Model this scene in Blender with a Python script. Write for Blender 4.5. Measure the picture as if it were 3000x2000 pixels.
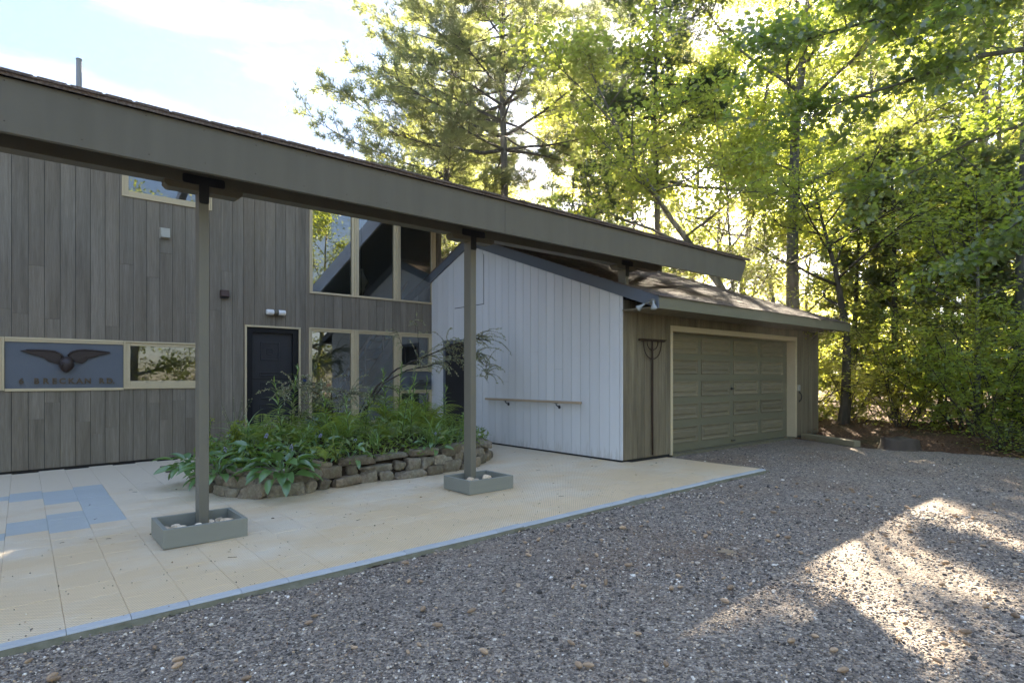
import bpy, math, random
import numpy as np
from mathutils import Vector, Matrix

for _o in list(bpy.data.objects):
    bpy.data.objects.remove(_o)
sc = bpy.context.scene
C = sc.collection
rad = math.radians

# ------------------------------------------------------------------ camera
cam_d = bpy.data.cameras.new('camera')
cam = bpy.data.objects.new('camera', cam_d)
C.objects.link(cam)
cam.location = (0, 0, 1.416)
cam.rotation_euler = (rad(90), 0, rad(-39.94))
cam_d.sensor_width = 36
cam_d.lens = 20.57
cam_d.shift_y = 0.0343
cam_d.clip_end = 2000
sc.camera = cam

# ------------------------------------------------------------------ sky, sun, exposure
SUN_EL, SUN_AZ = rad(24.1), rad(33.87)            # azimuth counted from +X
SUN = np.array([math.cos(SUN_EL) * math.cos(SUN_AZ), math.cos(SUN_EL) * math.sin(SUN_AZ), math.sin(SUN_EL)])
world = bpy.data.worlds.new('World')
sc.world = world
world.use_nodes = True
wn = world.node_tree
wn.nodes.clear()
w_out = wn.nodes.new('ShaderNodeOutputWorld')
w_bg = wn.nodes.new('ShaderNodeBackground')
w_sky = wn.nodes.new('ShaderNodeTexSky')
w_sky.sky_type = 'NISHITA'
w_sky.sun_disc = False
w_sky.sun_elevation = SUN_EL
w_sky.sun_rotation = rad(90) - SUN_AZ
w_sky.altitude = 50
w_sky.air_density = 0.9
w_sky.dust_density = 0.3
w_sky.ozone_density = 0.5
w_bg.inputs['Strength'].default_value = 0.15
w_tc = wn.nodes.new('ShaderNodeTexCoord')
w_map = wn.nodes.new('ShaderNodeMapping')
w_map.inputs['Scale'].default_value = (1.0, 2.2, 5.0)
w_map.inputs['Rotation'].default_value = (0.2, 0.35, 0.6)
w_no = wn.nodes.new('ShaderNodeTexNoise')
w_no.inputs['Scale'].default_value = 1.6
w_no.inputs['Detail'].default_value = 7
w_no.inputs['Roughness'].default_value = 0.62
w_rmp = wn.nodes.new('ShaderNodeValToRGB')
w_rmp.color_ramp.elements[0].position = 0.48
w_rmp.color_ramp.elements[0].color = (0, 0, 0, 1)
w_rmp.color_ramp.elements[1].position = 0.80
w_rmp.color_ramp.elements[1].color = (0.32, 0.32, 0.32, 1)
w_mix = wn.nodes.new('ShaderNodeMix')
w_mix.data_type = 'RGBA'
w_mix.inputs['B'].default_value = (1.5, 1.55, 1.6, 1)    # thin cirrus, physical units of the sky
wn.links.new(w_tc.outputs['Generated'], w_map.inputs['Vector'])
wn.links.new(w_map.outputs['Vector'], w_no.inputs['Vector'])
wn.links.new(w_no.outputs['Fac'], w_rmp.inputs['Fac'])
wn.links.new(w_rmp.outputs['Color'], w_mix.inputs['Factor'])
# brightness curve on the sky: the brightest part near the sun rolls off softly
w_bw = wn.nodes.new('ShaderNodeRGBToBW')
w_m1 = wn.nodes.new('ShaderNodeMath')
w_m1.operation = 'MULTIPLY_ADD'
w_m1.inputs[1].default_value = 1 / 0.35
w_m1.inputs[2].default_value = 1.0
w_m2 = wn.nodes.new('ShaderNodeMath')
w_m2.operation = 'DIVIDE'
w_m2.inputs[0].default_value = 1.0
w_sc = wn.nodes.new('ShaderNodeVectorMath')
w_sc.operation = 'SCALE'
wn.links.new(w_sky.outputs['Color'], w_bw.inputs[0])
wn.links.new(w_bw.outputs[0], w_m1.inputs[0])
wn.links.new(w_m1.outputs[0], w_m2.inputs[1])
wn.links.new(w_sky.outputs['Color'], w_sc.inputs[0])
wn.links.new(w_m2.outputs[0], w_sc.inputs['Scale'])
w_ti = wn.nodes.new('ShaderNodeVectorMath')
w_ti.operation = 'MULTIPLY'
w_ti.inputs[1].default_value = (0.98, 0.95, 1.0)
wn.links.new(w_sc.outputs[0], w_ti.inputs[0])
wn.links.new(w_ti.outputs[0], w_mix.inputs['A'])
wn.links.new(w_mix.outputs['Result'], w_bg.inputs['Color'])
wn.links.new(w_bg.outputs['Background'], w_out.inputs['Surface'])

sun_d = bpy.data.lights.new('sun', 'SUN')
sun_d.energy = 2.0
sun_d.angle = rad(0.53)
sun_d.color = (1.0, 0.87, 0.68)
sun_o = bpy.data.objects.new('sun', sun_d)
C.objects.link(sun_o)
sun_o.rotation_euler = Vector(SUN).to_track_quat('Z', 'Y').to_euler()
sun_o.location = Vector(SUN) * 60

sc.view_settings.view_transform = 'Standard'
sc.view_settings.look = 'None'
sc.view_settings.exposure = 4.5
sc.view_settings.gamma = 1.0
sc.view_settings.use_curve_mapping = False
sc.render.engine = 'CYCLES'
cy = sc.cycles
cy.use_denoising = True
try:
    cy.denoiser = 'OPENIMAGEDENOISE'
    cy.denoising_input_passes = 'RGB_ALBEDO_NORMAL'
except Exception:
    pass
cy.max_bounces = 7
cy.diffuse_bounces = 4
cy.glossy_bounces = 3
cy.transmission_bounces = 4
cy.transparent_max_bounces = 8
cy.caustics_reflective = False
cy.caustics_refractive = False
cy.sample_clamp_indirect = 6.0

# ------------------------------------------------------------------ helpers: meshes and objects
def ground_z(x):
    return 0.0135 * min(max(x, -4.0), 7.1)

class MB:
    """collects polygons for one mesh object"""
    def __init__(s):
        s.v, s.f, s.sm = [], [], []
    def add(s, vs, fs, smooth=False):
        o = len(s.v)
        s.v.extend([tuple(v) for v in vs])
        for f in fs:
            s.f.append(tuple(i + o for i in f))
            s.sm.append(smooth)
    def box(s, x0, x1, y0, y1, z0, z1):
        v = [(x0, y0, z0), (x1, y0, z0), (x1, y1, z0), (x0, y1, z0), (x0, y0, z1), (x1, y0, z1), (x1, y1, z1), (x0, y1, z1)]
        s.add(v, [(0, 3, 2, 1), (4, 5, 6, 7), (0, 1, 5, 4), (1, 2, 6, 5), (2, 3, 7, 6), (3, 0, 4, 7)])
        return s
    def prism(s, pts, plane, a, b):
        """polygon in a plane ('XZ', 'YZ', 'XY') pushed from a to b along the third axis"""
        def P(p, c):
            return {'XZ': (p[0], c, p[1]), 'YZ': (c, p[0], p[1]), 'XY': (p[0], p[1], c)}[plane]
        n = len(pts)
        v = [P(p, a) for p in pts] + [P(p, b) for p in pts]
        f = [tuple(range(n)), tuple(range(2 * n - 1, n - 1, -1))] + [(i, i + n, (i + 1) % n + n, (i + 1) % n) for i in range(n)]
        s.add(v, f)
        return s
    def tube(s, pts, radii, n=7, cap=True):
        pts = [Vector(p) for p in pts]
        if not hasattr(radii, '__len__'):
            radii = [radii] * len(pts)
        vs, fs = [], []
        ref = Vector((0.31, 0.17, 0.93))
        for i, p in enumerate(pts):
            t = (pts[min(i + 1, len(pts) - 1)] - pts[max(i - 1, 0)])
            t = t.normalized() if t.length > 1e-9 else Vector((0, 0, 1))
            a = t.cross(ref)
            if a.length < 0.1:
                a = t.cross(Vector((1, 0, 0)))
            a.normalize()
            b = t.cross(a)
            for k in range(n):
                w = 2 * math.pi * k / n
                vs.append(p + (a * math.cos(w) + b * math.sin(w)) * radii[i])
        for i in range(len(pts) - 1):
            for k in range(n):
                fs.append((i * n + k, i * n + (k + 1) % n, (i + 1) * n + (k + 1) % n, (i + 1) * n + k))
        if cap:
            fs.append(tuple(range(n - 1, -1, -1)))
            fs.append(tuple(range((len(pts) - 1) * n, len(pts) * n)))
        s.add(vs, fs, True)
        return s
    def lathe(s, prof, n=14, at=(0, 0, 0), axis='Z'):
        vs, fs = [], []
        for r, h in prof:
            for k in range(n):
                w = 2 * math.pi * k / n
                c, q = r * math.cos(w), r * math.sin(w)
                p = {'Z': (c, q, h), 'X': (h, c, q), 'Y': (q, h, c)}[axis]
                vs.append((p[0] + at[0], p[1] + at[1], p[2] + at[2]))
        m = len(prof)
        for i in range(m - 1):
            for k in range(n):
                fs.append((i * n + k, i * n + (k + 1) % n, (i + 1) * n + (k + 1) % n, (i + 1) * n + k))
        fs.append(tuple(range(n - 1, -1, -1)))
        fs.append(tuple(range((m - 1) * n, m * n)))
        s.add(vs, fs, True)
        return s
    def mesh(s, name):
        me = bpy.data.meshes.new(name)
        me.from_pydata(s.v, [], s.f)
        me.polygons.foreach_set('use_smooth', s.sm)
        me.update()
        return me
    def build(s, name, m, parent=None, bevel=0.0):
        return obj(name, s.mesh(name), m, parent, bevel)

def obj(name, me, m=None, parent=None, bevel=0.0):
    o = bpy.data.objects.new(name, me)
    if m is not None and len(me.materials) == 0:
        me.materials.append(m)
    C.objects.link(o)
    if parent is not None:
        o.parent = parent
    if bevel:
        b = o.modifiers.new('bevel', 'BEVEL')
        b.width = bevel
        b.segments = 2
        b.limit_method = 'ANGLE'
        b.angle_limit = rad(40)
    return o

def tag(o, label, cat, group=None):
    o['label'] = label
    o['category'] = cat
    if group:
        o['group'] = group
    return o

def thing(name, label, cat, loc=(0, 0, 0), group=None):
    o = bpy.data.objects.new(name, None)
    o.empty_display_size = 0.2
    C.objects.link(o)
    o.location = loc
    return tag(o, label, cat, group)

def kind(o, k):
    o['kind'] = k
    return o

def np_mesh(name, V, F, smooth=False):
    """mesh from numpy arrays, every face with the same number of corners"""
    V = np.asarray(V, dtype=np.float32)
    F = np.asarray(F, dtype=np.int32)
    me = bpy.data.meshes.new(name)
    n, k = F.shape
    me.vertices.add(len(V))
    me.vertices.foreach_set('co', V.ravel())
    me.loops.add(n * k)
    me.loops.foreach_set('vertex_index', F.ravel())
    me.polygons.add(n)
    me.polygons.foreach_set('loop_start', np.arange(0, n * k, k, dtype=np.int32))
    me.polygons.foreach_set('loop_total', np.full(n, k, dtype=np.int32))
    if smooth:
        me.polygons.foreach_set('use_smooth', np.ones(n, dtype=bool))
    me.update(calc_edges=True)
    me.validate()
    return me

# ------------------------------------------------------------------ helpers: materials
def new_mat(name):
    m = bpy.data.materials.new(name)
    m.use_nodes = True
    nt = m.node_tree
    nt.nodes.clear()
    out = nt.nodes.new('ShaderNodeOutputMaterial')
    return m, nt, out

def nd(nt, typ, **kw):
    n = nt.nodes.new(typ)
    for k, v in kw.items():
        if k in n.inputs:
            n.inputs[k].default_value = v
        else:
            setattr(n, k, v)
    return n

def c4(c):
    return (c[0], c[1], c[2], 1)

def noise(nt, scale, detail=4, stretch=None, coord='Object', rough=0.55, vec=None):
    if vec is None:
        tc = nd(nt, 'ShaderNodeTexCoord')
        vec = tc.outputs[coord]
    if stretch is not None:
        mp = nd(nt, 'ShaderNodeMapping')
        mp.inputs['Scale'].default_value = stretch
        nt.links.new(vec, mp.inputs['Vector'])
        vec = mp.outputs['Vector']
    n = nd(nt, 'ShaderNodeTexNoise', Scale=scale, Detail=detail, Roughness=rough)
    nt.links.new(vec, n.inputs['Vector'])
    return n.outputs['Fac']

def ramp(nt, fac, stops):
    r = nd(nt, 'ShaderNodeValToRGB')
    e = r.color_ramp.elements
    while len(e) < len(stops):
        e.new(0.5)
    for i, (p, c) in enumerate(stops):
        e[i].position = p
        e[i].color = c4(c)
    nt.links.new(fac, r.inputs['Fac'])
    return r.outputs['Color']

def mixc(nt, fac, a, b, mode='MIX'):
    n = nd(nt, 'ShaderNodeMix', data_type='RGBA', blend_type=mode)
    for s, v in (('Factor', fac), ('A', a), ('B', b)):
        if isinstance(v, (int, float)):
            n.inputs[s].default_value = v
        elif isinstance(v, (tuple, list)):
            n.inputs[s].default_value = c4(v)
        else:
            nt.links.new(v, n.inputs[s])
    return n.outputs['Result']

def math_n(nt, op, a, b=0.0):
    n = nd(nt, 'ShaderNodeMath', operation=op)
    for i, v in enumerate((a, b)):
        if isinstance(v, (int, float)):
            n.inputs[i].default_value = v
        else:
            nt.links.new(v, n.inputs[i])
    return n.outputs[0]

def finish(nt, out, col, rough=0.7, spec=0.3, bump=None, bump_d=0.01, bump_s=0.5, metal=0.0):
    p = nd(nt, 'ShaderNodeBsdfPrincipled')
    p.inputs['Roughness'].default_value = rough
    p.inputs['Specular IOR Level'].default_value = spec
    p.inputs['Metallic'].default_value = metal
    if isinstance(col, (tuple, list)):
        p.inputs['Base Color'].default_value = c4(col)
    else:
        nt.links.new(col, p.inputs['Base Color'])
    if bump is not None:
        b = nd(nt, 'ShaderNodeBump')
        b.inputs['Strength'].default_value = bump_s
        b.inputs['Distance'].default_value = bump_d
        nt.links.new(bump, b.inputs['Height'])
        nt.links.new(b.outputs['Normal'], p.inputs['Normal'])
    nt.links.new(p.outputs['BSDF'], out.inputs['Surface'])
    return p

def paint(name, c1, c2, scale=3.0, stretch=None, rough=0.65, spec=0.3, vary=0.0, bump_s=0.15, fine=40.0):
    m, nt, out = new_mat(name)
    col = mixc(nt, noise(nt, scale, 5, stretch), c1, c2)
    if vary:
        oi = nd(nt, 'ShaderNodeObjectInfo')
        v = math_n(nt, 'ADD', math_n(nt, 'MULTIPLY', oi.outputs['Random'], vary), 1 - vary / 2)
        col = mixc(nt, 1.0, col, v, 'MULTIPLY')
    finish(nt, out, col, rough, spec, noise(nt, fine, 3, stretch), 0.004, bump_s)
    return m

def siding_mat(name, dark, light, warm, streak=1.0):
    """weathered stain on boards: streaks along the grain, each board its own tone"""
    m, nt, out = new_mat(name)
    oi = nd(nt, 'ShaderNodeObjectInfo')
    tc = nd(nt, 'ShaderNodeTexCoord')
    sh = nd(nt, 'ShaderNodeVectorMath', operation='ADD')
    cmb = nd(nt, 'ShaderNodeCombineXYZ')
    nt.links.new(math_n(nt, 'MULTIPLY', oi.outputs['Random'], 37.0), cmb.inputs['Z'])
    nt.links.new(tc.outputs['Object'], sh.inputs[0])
    nt.links.new(cmb.outputs[0], sh.inputs[1])
    v = sh.outputs[0]
    s1 = noise(nt, 1.0, 5, (22, 22, 0.9), vec=v)
    s2 = noise(nt, 1.0, 3, (6, 6, 0.55), vec=v)
    g = noise(nt, 1.0, 4, (160, 160, 5), vec=v)
    f = math_n(nt, 'ADD', math_n(nt, 'MULTIPLY', s1, 0.55 * streak), math_n(nt, 'MULTIPLY', s2, 0.6 * streak))
    col = ramp(nt, f, [(0.36, dark), (0.56, tuple(0.5 * (a + b) for a, b in zip(dark, light))), (0.76, light)])
    col = mixc(nt, math_n(nt, 'MULTIPLY', oi.outputs['Random'], 0.4), col, warm)
    col = mixc(nt, 0.35, col, ramp(nt, g, [(0.35, (0.45, 0.45, 0.45)), (0.65, (1.15, 1.15, 1.15))]), 'MULTIPLY')
    val = math_n(nt, 'ADD', math_n(nt, 'MULTIPLY', math_n(nt, 'FRACT', math_n(nt, 'MULTIPLY', oi.outputs['Random'], 7.31)), 0.22), 0.89)
    col = mixc(nt, 1.0, col, val, 'MULTIPLY')
    finish(nt, out, col, 0.75, 0.25, g, 0.003, 0.35)
    return m

def leaf_mat(name, cols, trans, tw=0.5, rough=0.45, gloss=0.06, per='island', back=None):
    """cols: leaf colours spread over leaves; trans: colour of light shining through"""
    m, nt, out = new_mat(name)
    if per == 'island':
        r = nd(nt, 'ShaderNodeNewGeometry').outputs['Random Per Island']
    else:
        r = nd(nt, 'ShaderNodeObjectInfo').outputs['Random']
    n = len(cols)
    col = ramp(nt, r, [(i / max(n - 1, 1), c) for i, c in enumerate(cols)])
    r2 = math_n(nt, 'FRACT', math_n(nt, 'MULTIPLY', r, 13.7))
    tcol = mixc(nt, r2, trans, tuple(min(1, 1.35 * t) for t in trans))
    d = nd(nt, 'ShaderNodeBsdfDiffuse')
    nt.links.new(col, d.inputs['Color'])
    t = nd(nt, 'ShaderNodeBsdfTranslucent')
    nt.links.new(tcol, t.inputs['Color'])
    mx = nd(nt, 'ShaderNodeMixShader')
    mx.inputs[0].default_value = tw
    nt.links.new(d.outputs[0], mx.inputs[1])
    nt.links.new(t.outputs[0], mx.inputs[2])
    g = nd(nt, 'ShaderNodeBsdfGlossy')
    g.inputs['Roughness'].default_value = rough
    mx2 = nd(nt, 'ShaderNodeMixShader')
    mx2.inputs[0].default_value = gloss
    nt.links.new(mx.outputs[0], mx2.inputs[1])
    nt.links.new(g.outputs[0], mx2.inputs[2])
    nt.links.new(mx2.outputs[0], out.inputs['Surface'])
    return m

def bark_mat(name, c1, c2, scale=9.0):
    m, nt, out = new_mat(name)
    a = noise(nt, scale, 6, (1, 1, 0.22))
    b = noise(nt, 1.3, 3)
    col = mixc(nt, ramp(nt, a, [(0.35, (0, 0, 0)), (0.65, (1, 1, 1))]), c1, c2)
    col = mixc(nt, math_n(nt, 'MULTIPLY', b, 0.5), col, (0.11, 0.12, 0.07))
    finish(nt, out, col, 0.9, 0.15, a, 0.03, 0.8)
    return m

MAT = {}
GLOW_HAZE = 0.0009
MAT['siding'] = siding_mat('weathered grey siding', (0.15, 0.128, 0.092), (0.275, 0.243, 0.185), (0.215, 0.178, 0.125))
MAT['siding_garage'] = siding_mat('weathered olive siding', (0.105, 0.086, 0.052), (0.265, 0.225, 0.14), (0.18, 0.135, 0.08), 1.05)
MAT['backing'] = paint('dark wall sheathing', (0.02, 0.019, 0.018), (0.03, 0.028, 0.026))
MAT['white_board'] = paint('white painted boards', (0.65, 0.645, 0.61), (0.70, 0.695, 0.66), 1.6, (4, 4, 0.7), 0.55, 0.35, 0.05, 0.12, 60)
m, nt, out = new_mat('white boards with splash stains')
oi_ = nd(nt, 'ShaderNodeObjectInfo')
pos_ = nd(nt, 'ShaderNodeNewGeometry').outputs['Position']
sp_ = nd(nt, 'ShaderNodeSeparateXYZ')
nt.links.new(pos_, sp_.inputs[0])
base_ = mixc(nt, noise(nt, 1.3, 5, (5, 5, 0.6)), (0.63, 0.625, 0.59), (0.71, 0.705, 0.67))
base_ = mixc(nt, 1.0, base_, math_n(nt, 'ADD', math_n(nt, 'MULTIPLY', oi_.outputs['Random'], 0.07), 0.95), 'MULTIPLY')
st_n = noise(nt, 9.0, 6, (2.5, 2.5, 0.5), vec=pos_, rough=0.7)
hgt_ = math_n(nt, 'SUBTRACT', 1.0, math_n(nt, 'MULTIPLY', sp_.outputs[2], 1.9))
spl_ = ramp(nt, math_n(nt, 'ADD', math_n(nt, 'MULTIPLY', hgt_, 0.35), math_n(nt, 'MULTIPLY', st_n, 0.8)), [(0.58, (0, 0, 0)), (0.80, (0.5, 0.5, 0.5))])
base_ = mixc(nt, spl_, base_, (0.34, 0.31, 0.24))
finish(nt, out, base_, 0.55, 0.3, noise(nt, 60, 3, (4, 4, 0.7)), 0.003, 0.15)
MAT['white_board'] = m
MAT['grey_paint'] = paint('grey painted timber', (0.105, 0.094, 0.063), (0.155, 0.138, 0.096), 1.0, (7, 7, 0.7), 0.55, 0.35, 0.04, 0.2, 50)
MAT['grey_post'] = paint('grey painted post', (0.160, 0.146, 0.105), (0.195, 0.178, 0.13), 2.0, (4, 4, 0.5), 0.5, 0.4, 0.0, 0.2, 50)
MAT['grey_tray'] = paint('grey green tray paint', (0.22, 0.222, 0.178), (0.265, 0.262, 0.212), 2.0, (1, 1, 4), 0.5, 0.4, 0.0, 0.2, 50)
MAT['slate_paint'] = paint('slate grey paint', (0.115, 0.13, 0.145), (0.14, 0.152, 0.165), 3, None, 0.6, 0.3)
MAT['tan_trim'] = paint('tan painted trim', (0.52, 0.43, 0.26), (0.60, 0.50, 0.31), 3, (2, 2, 2), 0.5, 0.35, 0.04)
MAT['black_iron'] = paint('black iron', (0.010, 0.010, 0.012), (0.016, 0.016, 0.018), 8, None, 0.5, 0.4)
MAT['door_black'] = paint('charcoal door paint', (0.020, 0.021, 0.024), (0.030, 0.031, 0.034), 3, (5, 5, 0.6), 0.5, 0.35)
MAT['door_frame'] = paint('black door frame', (0.008, 0.008, 0.009), (0.013, 0.013, 0.013), 4, None, 0.6, 0.25)
MAT['garage_frame'] = paint('grey green door frame', (0.165, 0.152, 0.092), (0.20, 0.185, 0.115), 2.2, (1, 1, 4), 0.55, 0.35)
MAT['garage_panel'] = paint('worn door panel', (0.14, 0.118, 0.068), (0.28, 0.24, 0.15), 3.2, (1.2, 1, 16), 0.7, 0.25, 0.25, 0.3, 70)
MAT['rail_wood'] = paint('pale oak rail', (0.36, 0.27, 0.17), (0.47, 0.36, 0.23), 4, (6, 0.6, 6), 0.55, 0.3)
MAT['old_wood'] = paint('old brown wood', (0.035, 0.022, 0.015), (0.07, 0.045, 0.028), 6, (8, 8, 0.8), 0.75, 0.2)
MAT['timber'] = paint('weathered landscape timber', (0.19, 0.16, 0.09), (0.30, 0.26, 0.16), 6, (1, 1, 6), 0.85, 0.15)
MAT['bronze'] = paint('dark carved wood', (0.028, 0.019, 0.016), (0.060, 0.042, 0.034), 14, (2, 1, 6), 0.45, 0.4)
MAT['brass'] = paint('tarnished brass letter', (0.035, 0.030, 0.024), (0.16, 0.105, 0.05), 26, None, 0.4, 0.5)
MAT['copper_box'] = paint('brown metal hood', (0.060, 0.034, 0.026), (0.085, 0.048, 0.036), 8, None, 0.5, 0.4)
MAT['cream_box'] = paint('cream plastic hood', (0.36, 0.34, 0.26), (0.44, 0.41, 0.32), 8, None, 0.6, 0.3)
MAT['white_plastic'] = paint('white opal plastic', (0.72, 0.72, 0.68), (0.80, 0.80, 0.76), 5, None, 0.35, 0.4)
MAT['grey_metal'] = paint('galvanised pipe', (0.20, 0.21, 0.20), (0.30, 0.31, 0.29), 6, (3, 3, 1), 0.5, 0.5)
MAT['mailbox'] = paint('grey green mailbox', (0.09, 0.095, 0.085), (0.13, 0.132, 0.12), 5, None, 0.5, 0.4)
MAT['blue_block'] = paint('blue enamel', (0.01, 0.03, 0.09), (0.015, 0.04, 0.12), 5, None, 0.3, 0.5)
MAT['lamp_glass'] = paint('frosted lamp glass', (0.24, 0.245, 0.21), (0.42, 0.42, 0.37), 16, None, 0.18, 0.7)
MAT['mat'] = paint('brown doormat', (0.10, 0.088, 0.066), (0.15, 0.13, 0.10), 40, None, 0.95, 0.1, 0, 0.6, 160)
MAT['interior'] = paint('interior plaster', (0.30, 0.33, 0.35), (0.34, 0.37, 0.39), 2)
MAT['interior_floor'] = paint('interior floor', (0.10, 0.07, 0.045), (0.14, 0.10, 0.06), 4, (1, 8, 1))
MAT['interior_wood'] = paint('interior stair wood', (0.16, 0.095, 0.055), (0.22, 0.135, 0.08), 5, (1, 8, 1))
MAT['soffit'] = paint('soffit boards', (0.10, 0.10, 0.095), (0.13, 0.13, 0.12), 3)
MAT['white_trim'] = paint('white barge board', (0.74, 0.75, 0.76), (0.80, 0.80, 0.80), 3)
MAT['pot'] = paint('sea green glazed pot', (0.20, 0.32, 0.26), (0.30, 0.43, 0.36), 7, None, 0.25, 0.5)
MAT['soil'] = paint('bed soil', (0.030, 0.022, 0.014), (0.062, 0.045, 0.028), 12, None, 0.95, 0.1, 0, 1.0, 60)
MAT['edge_concrete'] = paint('mossy concrete lip', (0.075, 0.075, 0.035), (0.27, 0.235, 0.16), 16, None, 0.95, 0.1, 0, 0.9, 70)

# shingles
m, nt, out = new_mat('brown asphalt shingles')
a_ = noise(nt, 60, 4)
b_ = noise(nt, 4, 4)
col_ = ramp(nt, a_, [(0.3, (0.06, 0.045, 0.036)), (0.55, (0.16, 0.125, 0.10)), (0.75, (0.29, 0.24, 0.20))])
col_ = mixc(nt, math_n(nt, 'MULTIPLY', b_, 0.5), col_, (0.17, 0.13, 0.10))
oi_ = nd(nt, 'ShaderNodeNewGeometry').outputs['Random Per Island']
col_ = mixc(nt, 1.0, col_, math_n(nt, 'ADD', math_n(nt, 'MULTIPLY', oi_, 0.5), 0.75), 'MULTIPLY')
finish(nt, out, col_, 0.9, 0.2, a_, 0.01, 0.8)
MAT['shingle'] = m

# patio tiles: moulded plastic with a fine perforated weave
def tile_mat(name, c1, c2, near_tone, hole):
    m, nt, out = new_mat(name)
    tc = nd(nt, 'ShaderNodeTexCoord')
    sep = nd(nt, 'ShaderNodeSeparateXYZ')
    geo = nd(nt, 'ShaderNodeNewGeometry')
    nt.links.new(geo.outputs['Position'], sep.inputs[0])
    fr = 2 * math.pi / 0.029
    sx = math_n(nt, 'SINE', math_n(nt, 'MULTIPLY', sep.outputs[0], fr))
    sy = math_n(nt, 'SINE', math_n(nt, 'MULTIPLY', sep.outputs[1], fr))
    w = math_n(nt, 'MULTIPLY', sx, sy)
    wv = ramp(nt, math_n(nt, 'ADD', math_n(nt, 'MULTIPLY', w, 0.5), 0.5), [(0.42, (0, 0, 0)), (0.62, (1, 1, 1))])
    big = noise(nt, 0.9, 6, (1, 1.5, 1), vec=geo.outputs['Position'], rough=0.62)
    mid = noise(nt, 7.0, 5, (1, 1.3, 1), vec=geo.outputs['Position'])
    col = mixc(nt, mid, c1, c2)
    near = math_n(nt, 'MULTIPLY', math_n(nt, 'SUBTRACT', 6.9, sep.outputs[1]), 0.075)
    col = mixc(nt, ramp(nt, math_n(nt, 'ADD', big, near), [(0.42, (0, 0, 0)), (0.68, (0.95, 0.95, 0.95))]), col, near_tone)  # second tone in broad patches, stronger toward the drive edge
    oi = nd(nt, 'ShaderNodeObjectInfo')
    col = mixc(nt, 1.0, col, math_n(nt, 'ADD', math_n(nt, 'MULTIPLY', oi.outputs['Random'], 0.07), 0.965), 'MULTIPLY')
    col = mixc(nt, math_n(nt, 'MULTIPLY', wv, 0.55), col, hole)
    finish(nt, out, col, 0.5, 0.35, w, 0.003, 0.5)
    return m
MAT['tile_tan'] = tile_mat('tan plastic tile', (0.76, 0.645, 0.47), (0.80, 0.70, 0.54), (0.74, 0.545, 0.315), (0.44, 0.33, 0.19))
MAT['tile_blue'] = tile_mat('blue grey plastic tile', (0.47, 0.50, 0.47), (0.53, 0.56, 0.53), (0.46, 0.47, 0.42), (0.32, 0.34, 0.32))
MAT['slab'] = paint('dusty concrete slab', (0.36, 0.27, 0.17), (0.46, 0.36, 0.24), 5)
MAT['edging'] = paint('pale blue edging strip', (0.34, 0.34, 0.32), (0.54, 0.545, 0.53), 5, (1, 3, 1), 0.6, 0.25, 0.10, 0.3, 80)

# gravel ground and gravel stones
def gravel_ground():
    m, nt, out = new_mat('dark gravel ground')
    geo = nd(nt, 'ShaderNodeNewGeometry')
    pos = geo.outputs['Position']
    v1 = nd(nt, 'ShaderNodeTexVoronoi', Scale=95.0, Randomness=1.0)
    nt.links.new(pos, v1.inputs['Vector'])
    v2 = nd(nt, 'ShaderNodeTexVoronoi', Scale=42.0, Randomness=1.0)
    nt.links.new(pos, v2.inputs['Vector'])
    s1 = nd(nt, 'ShaderNodeSeparateColor')
    nt.links.new(v1.outputs['Color'], s1.inputs[0])
    s2 = nd(nt, 'ShaderNodeSeparateColor')
    nt.links.new(v2.outputs['Color'], s2.inputs[0])
    stops = [(0.0, (0.07, 0.057, 0.045)), (0.35, (0.20, 0.162, 0.126)), (0.68, (0.34, 0.278, 0.215)), (0.88, (0.48, 0.38, 0.275)), (1.0, (0.76, 0.64, 0.48))]
    ca = ramp(nt, s1.outputs[0], stops)
    cb = ramp(nt, s2.outputs[0], stops)
    col = mixc(nt, 0.45, ca, cb)
    rust = noise(nt, 0.55, 6, None, vec=pos, rough=0.65)
    col = mixc(nt, ramp(nt, rust, [(0.48, (0, 0, 0)), (0.72, (0.7, 0.7, 0.7))]), col, (0.24, 0.145, 0.080))
    h = math_n(nt, 'ADD', v1.outputs['Distance'], math_n(nt, 'MULTIPLY', v2.outputs['Distance'], 1.5))
    finish(nt, out, col, 0.85, 0.25, h, -0.012, 1.0)
    return m
MAT['gravel'] = gravel_ground()

def stones_mat():
    m, nt, out = new_mat('gravel stone')
    r = nd(nt, 'ShaderNodeNewGeometry').outputs['Random Per Island']
    col = ramp(nt, r, [(0.0, (0.05, 0.042, 0.034)), (0.30, (0.145, 0.120, 0.095)), (0.60, (0.29, 0.238, 0.188)), (0.80, (0.43, 0.355, 0.275)), (0.91, (0.54, 0.38, 0.23)), (0.965, (0.76, 0.66, 0.52)), (1.0, (0.90, 0.82, 0.69))])
    n1 = noise(nt, 130, 4)
    col = mixc(nt, 0.5, col, ramp(nt, n1, [(0.3, (0.5, 0.5, 0.5)), (0.7, (1.4, 1.4, 1.4))]), 'MULTIPLY')
    finish(nt, out, col, 0.8, 0.3, n1, 0.003, 0.5)
    return m
MAT['gravel_stone'] = stones_mat()

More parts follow.
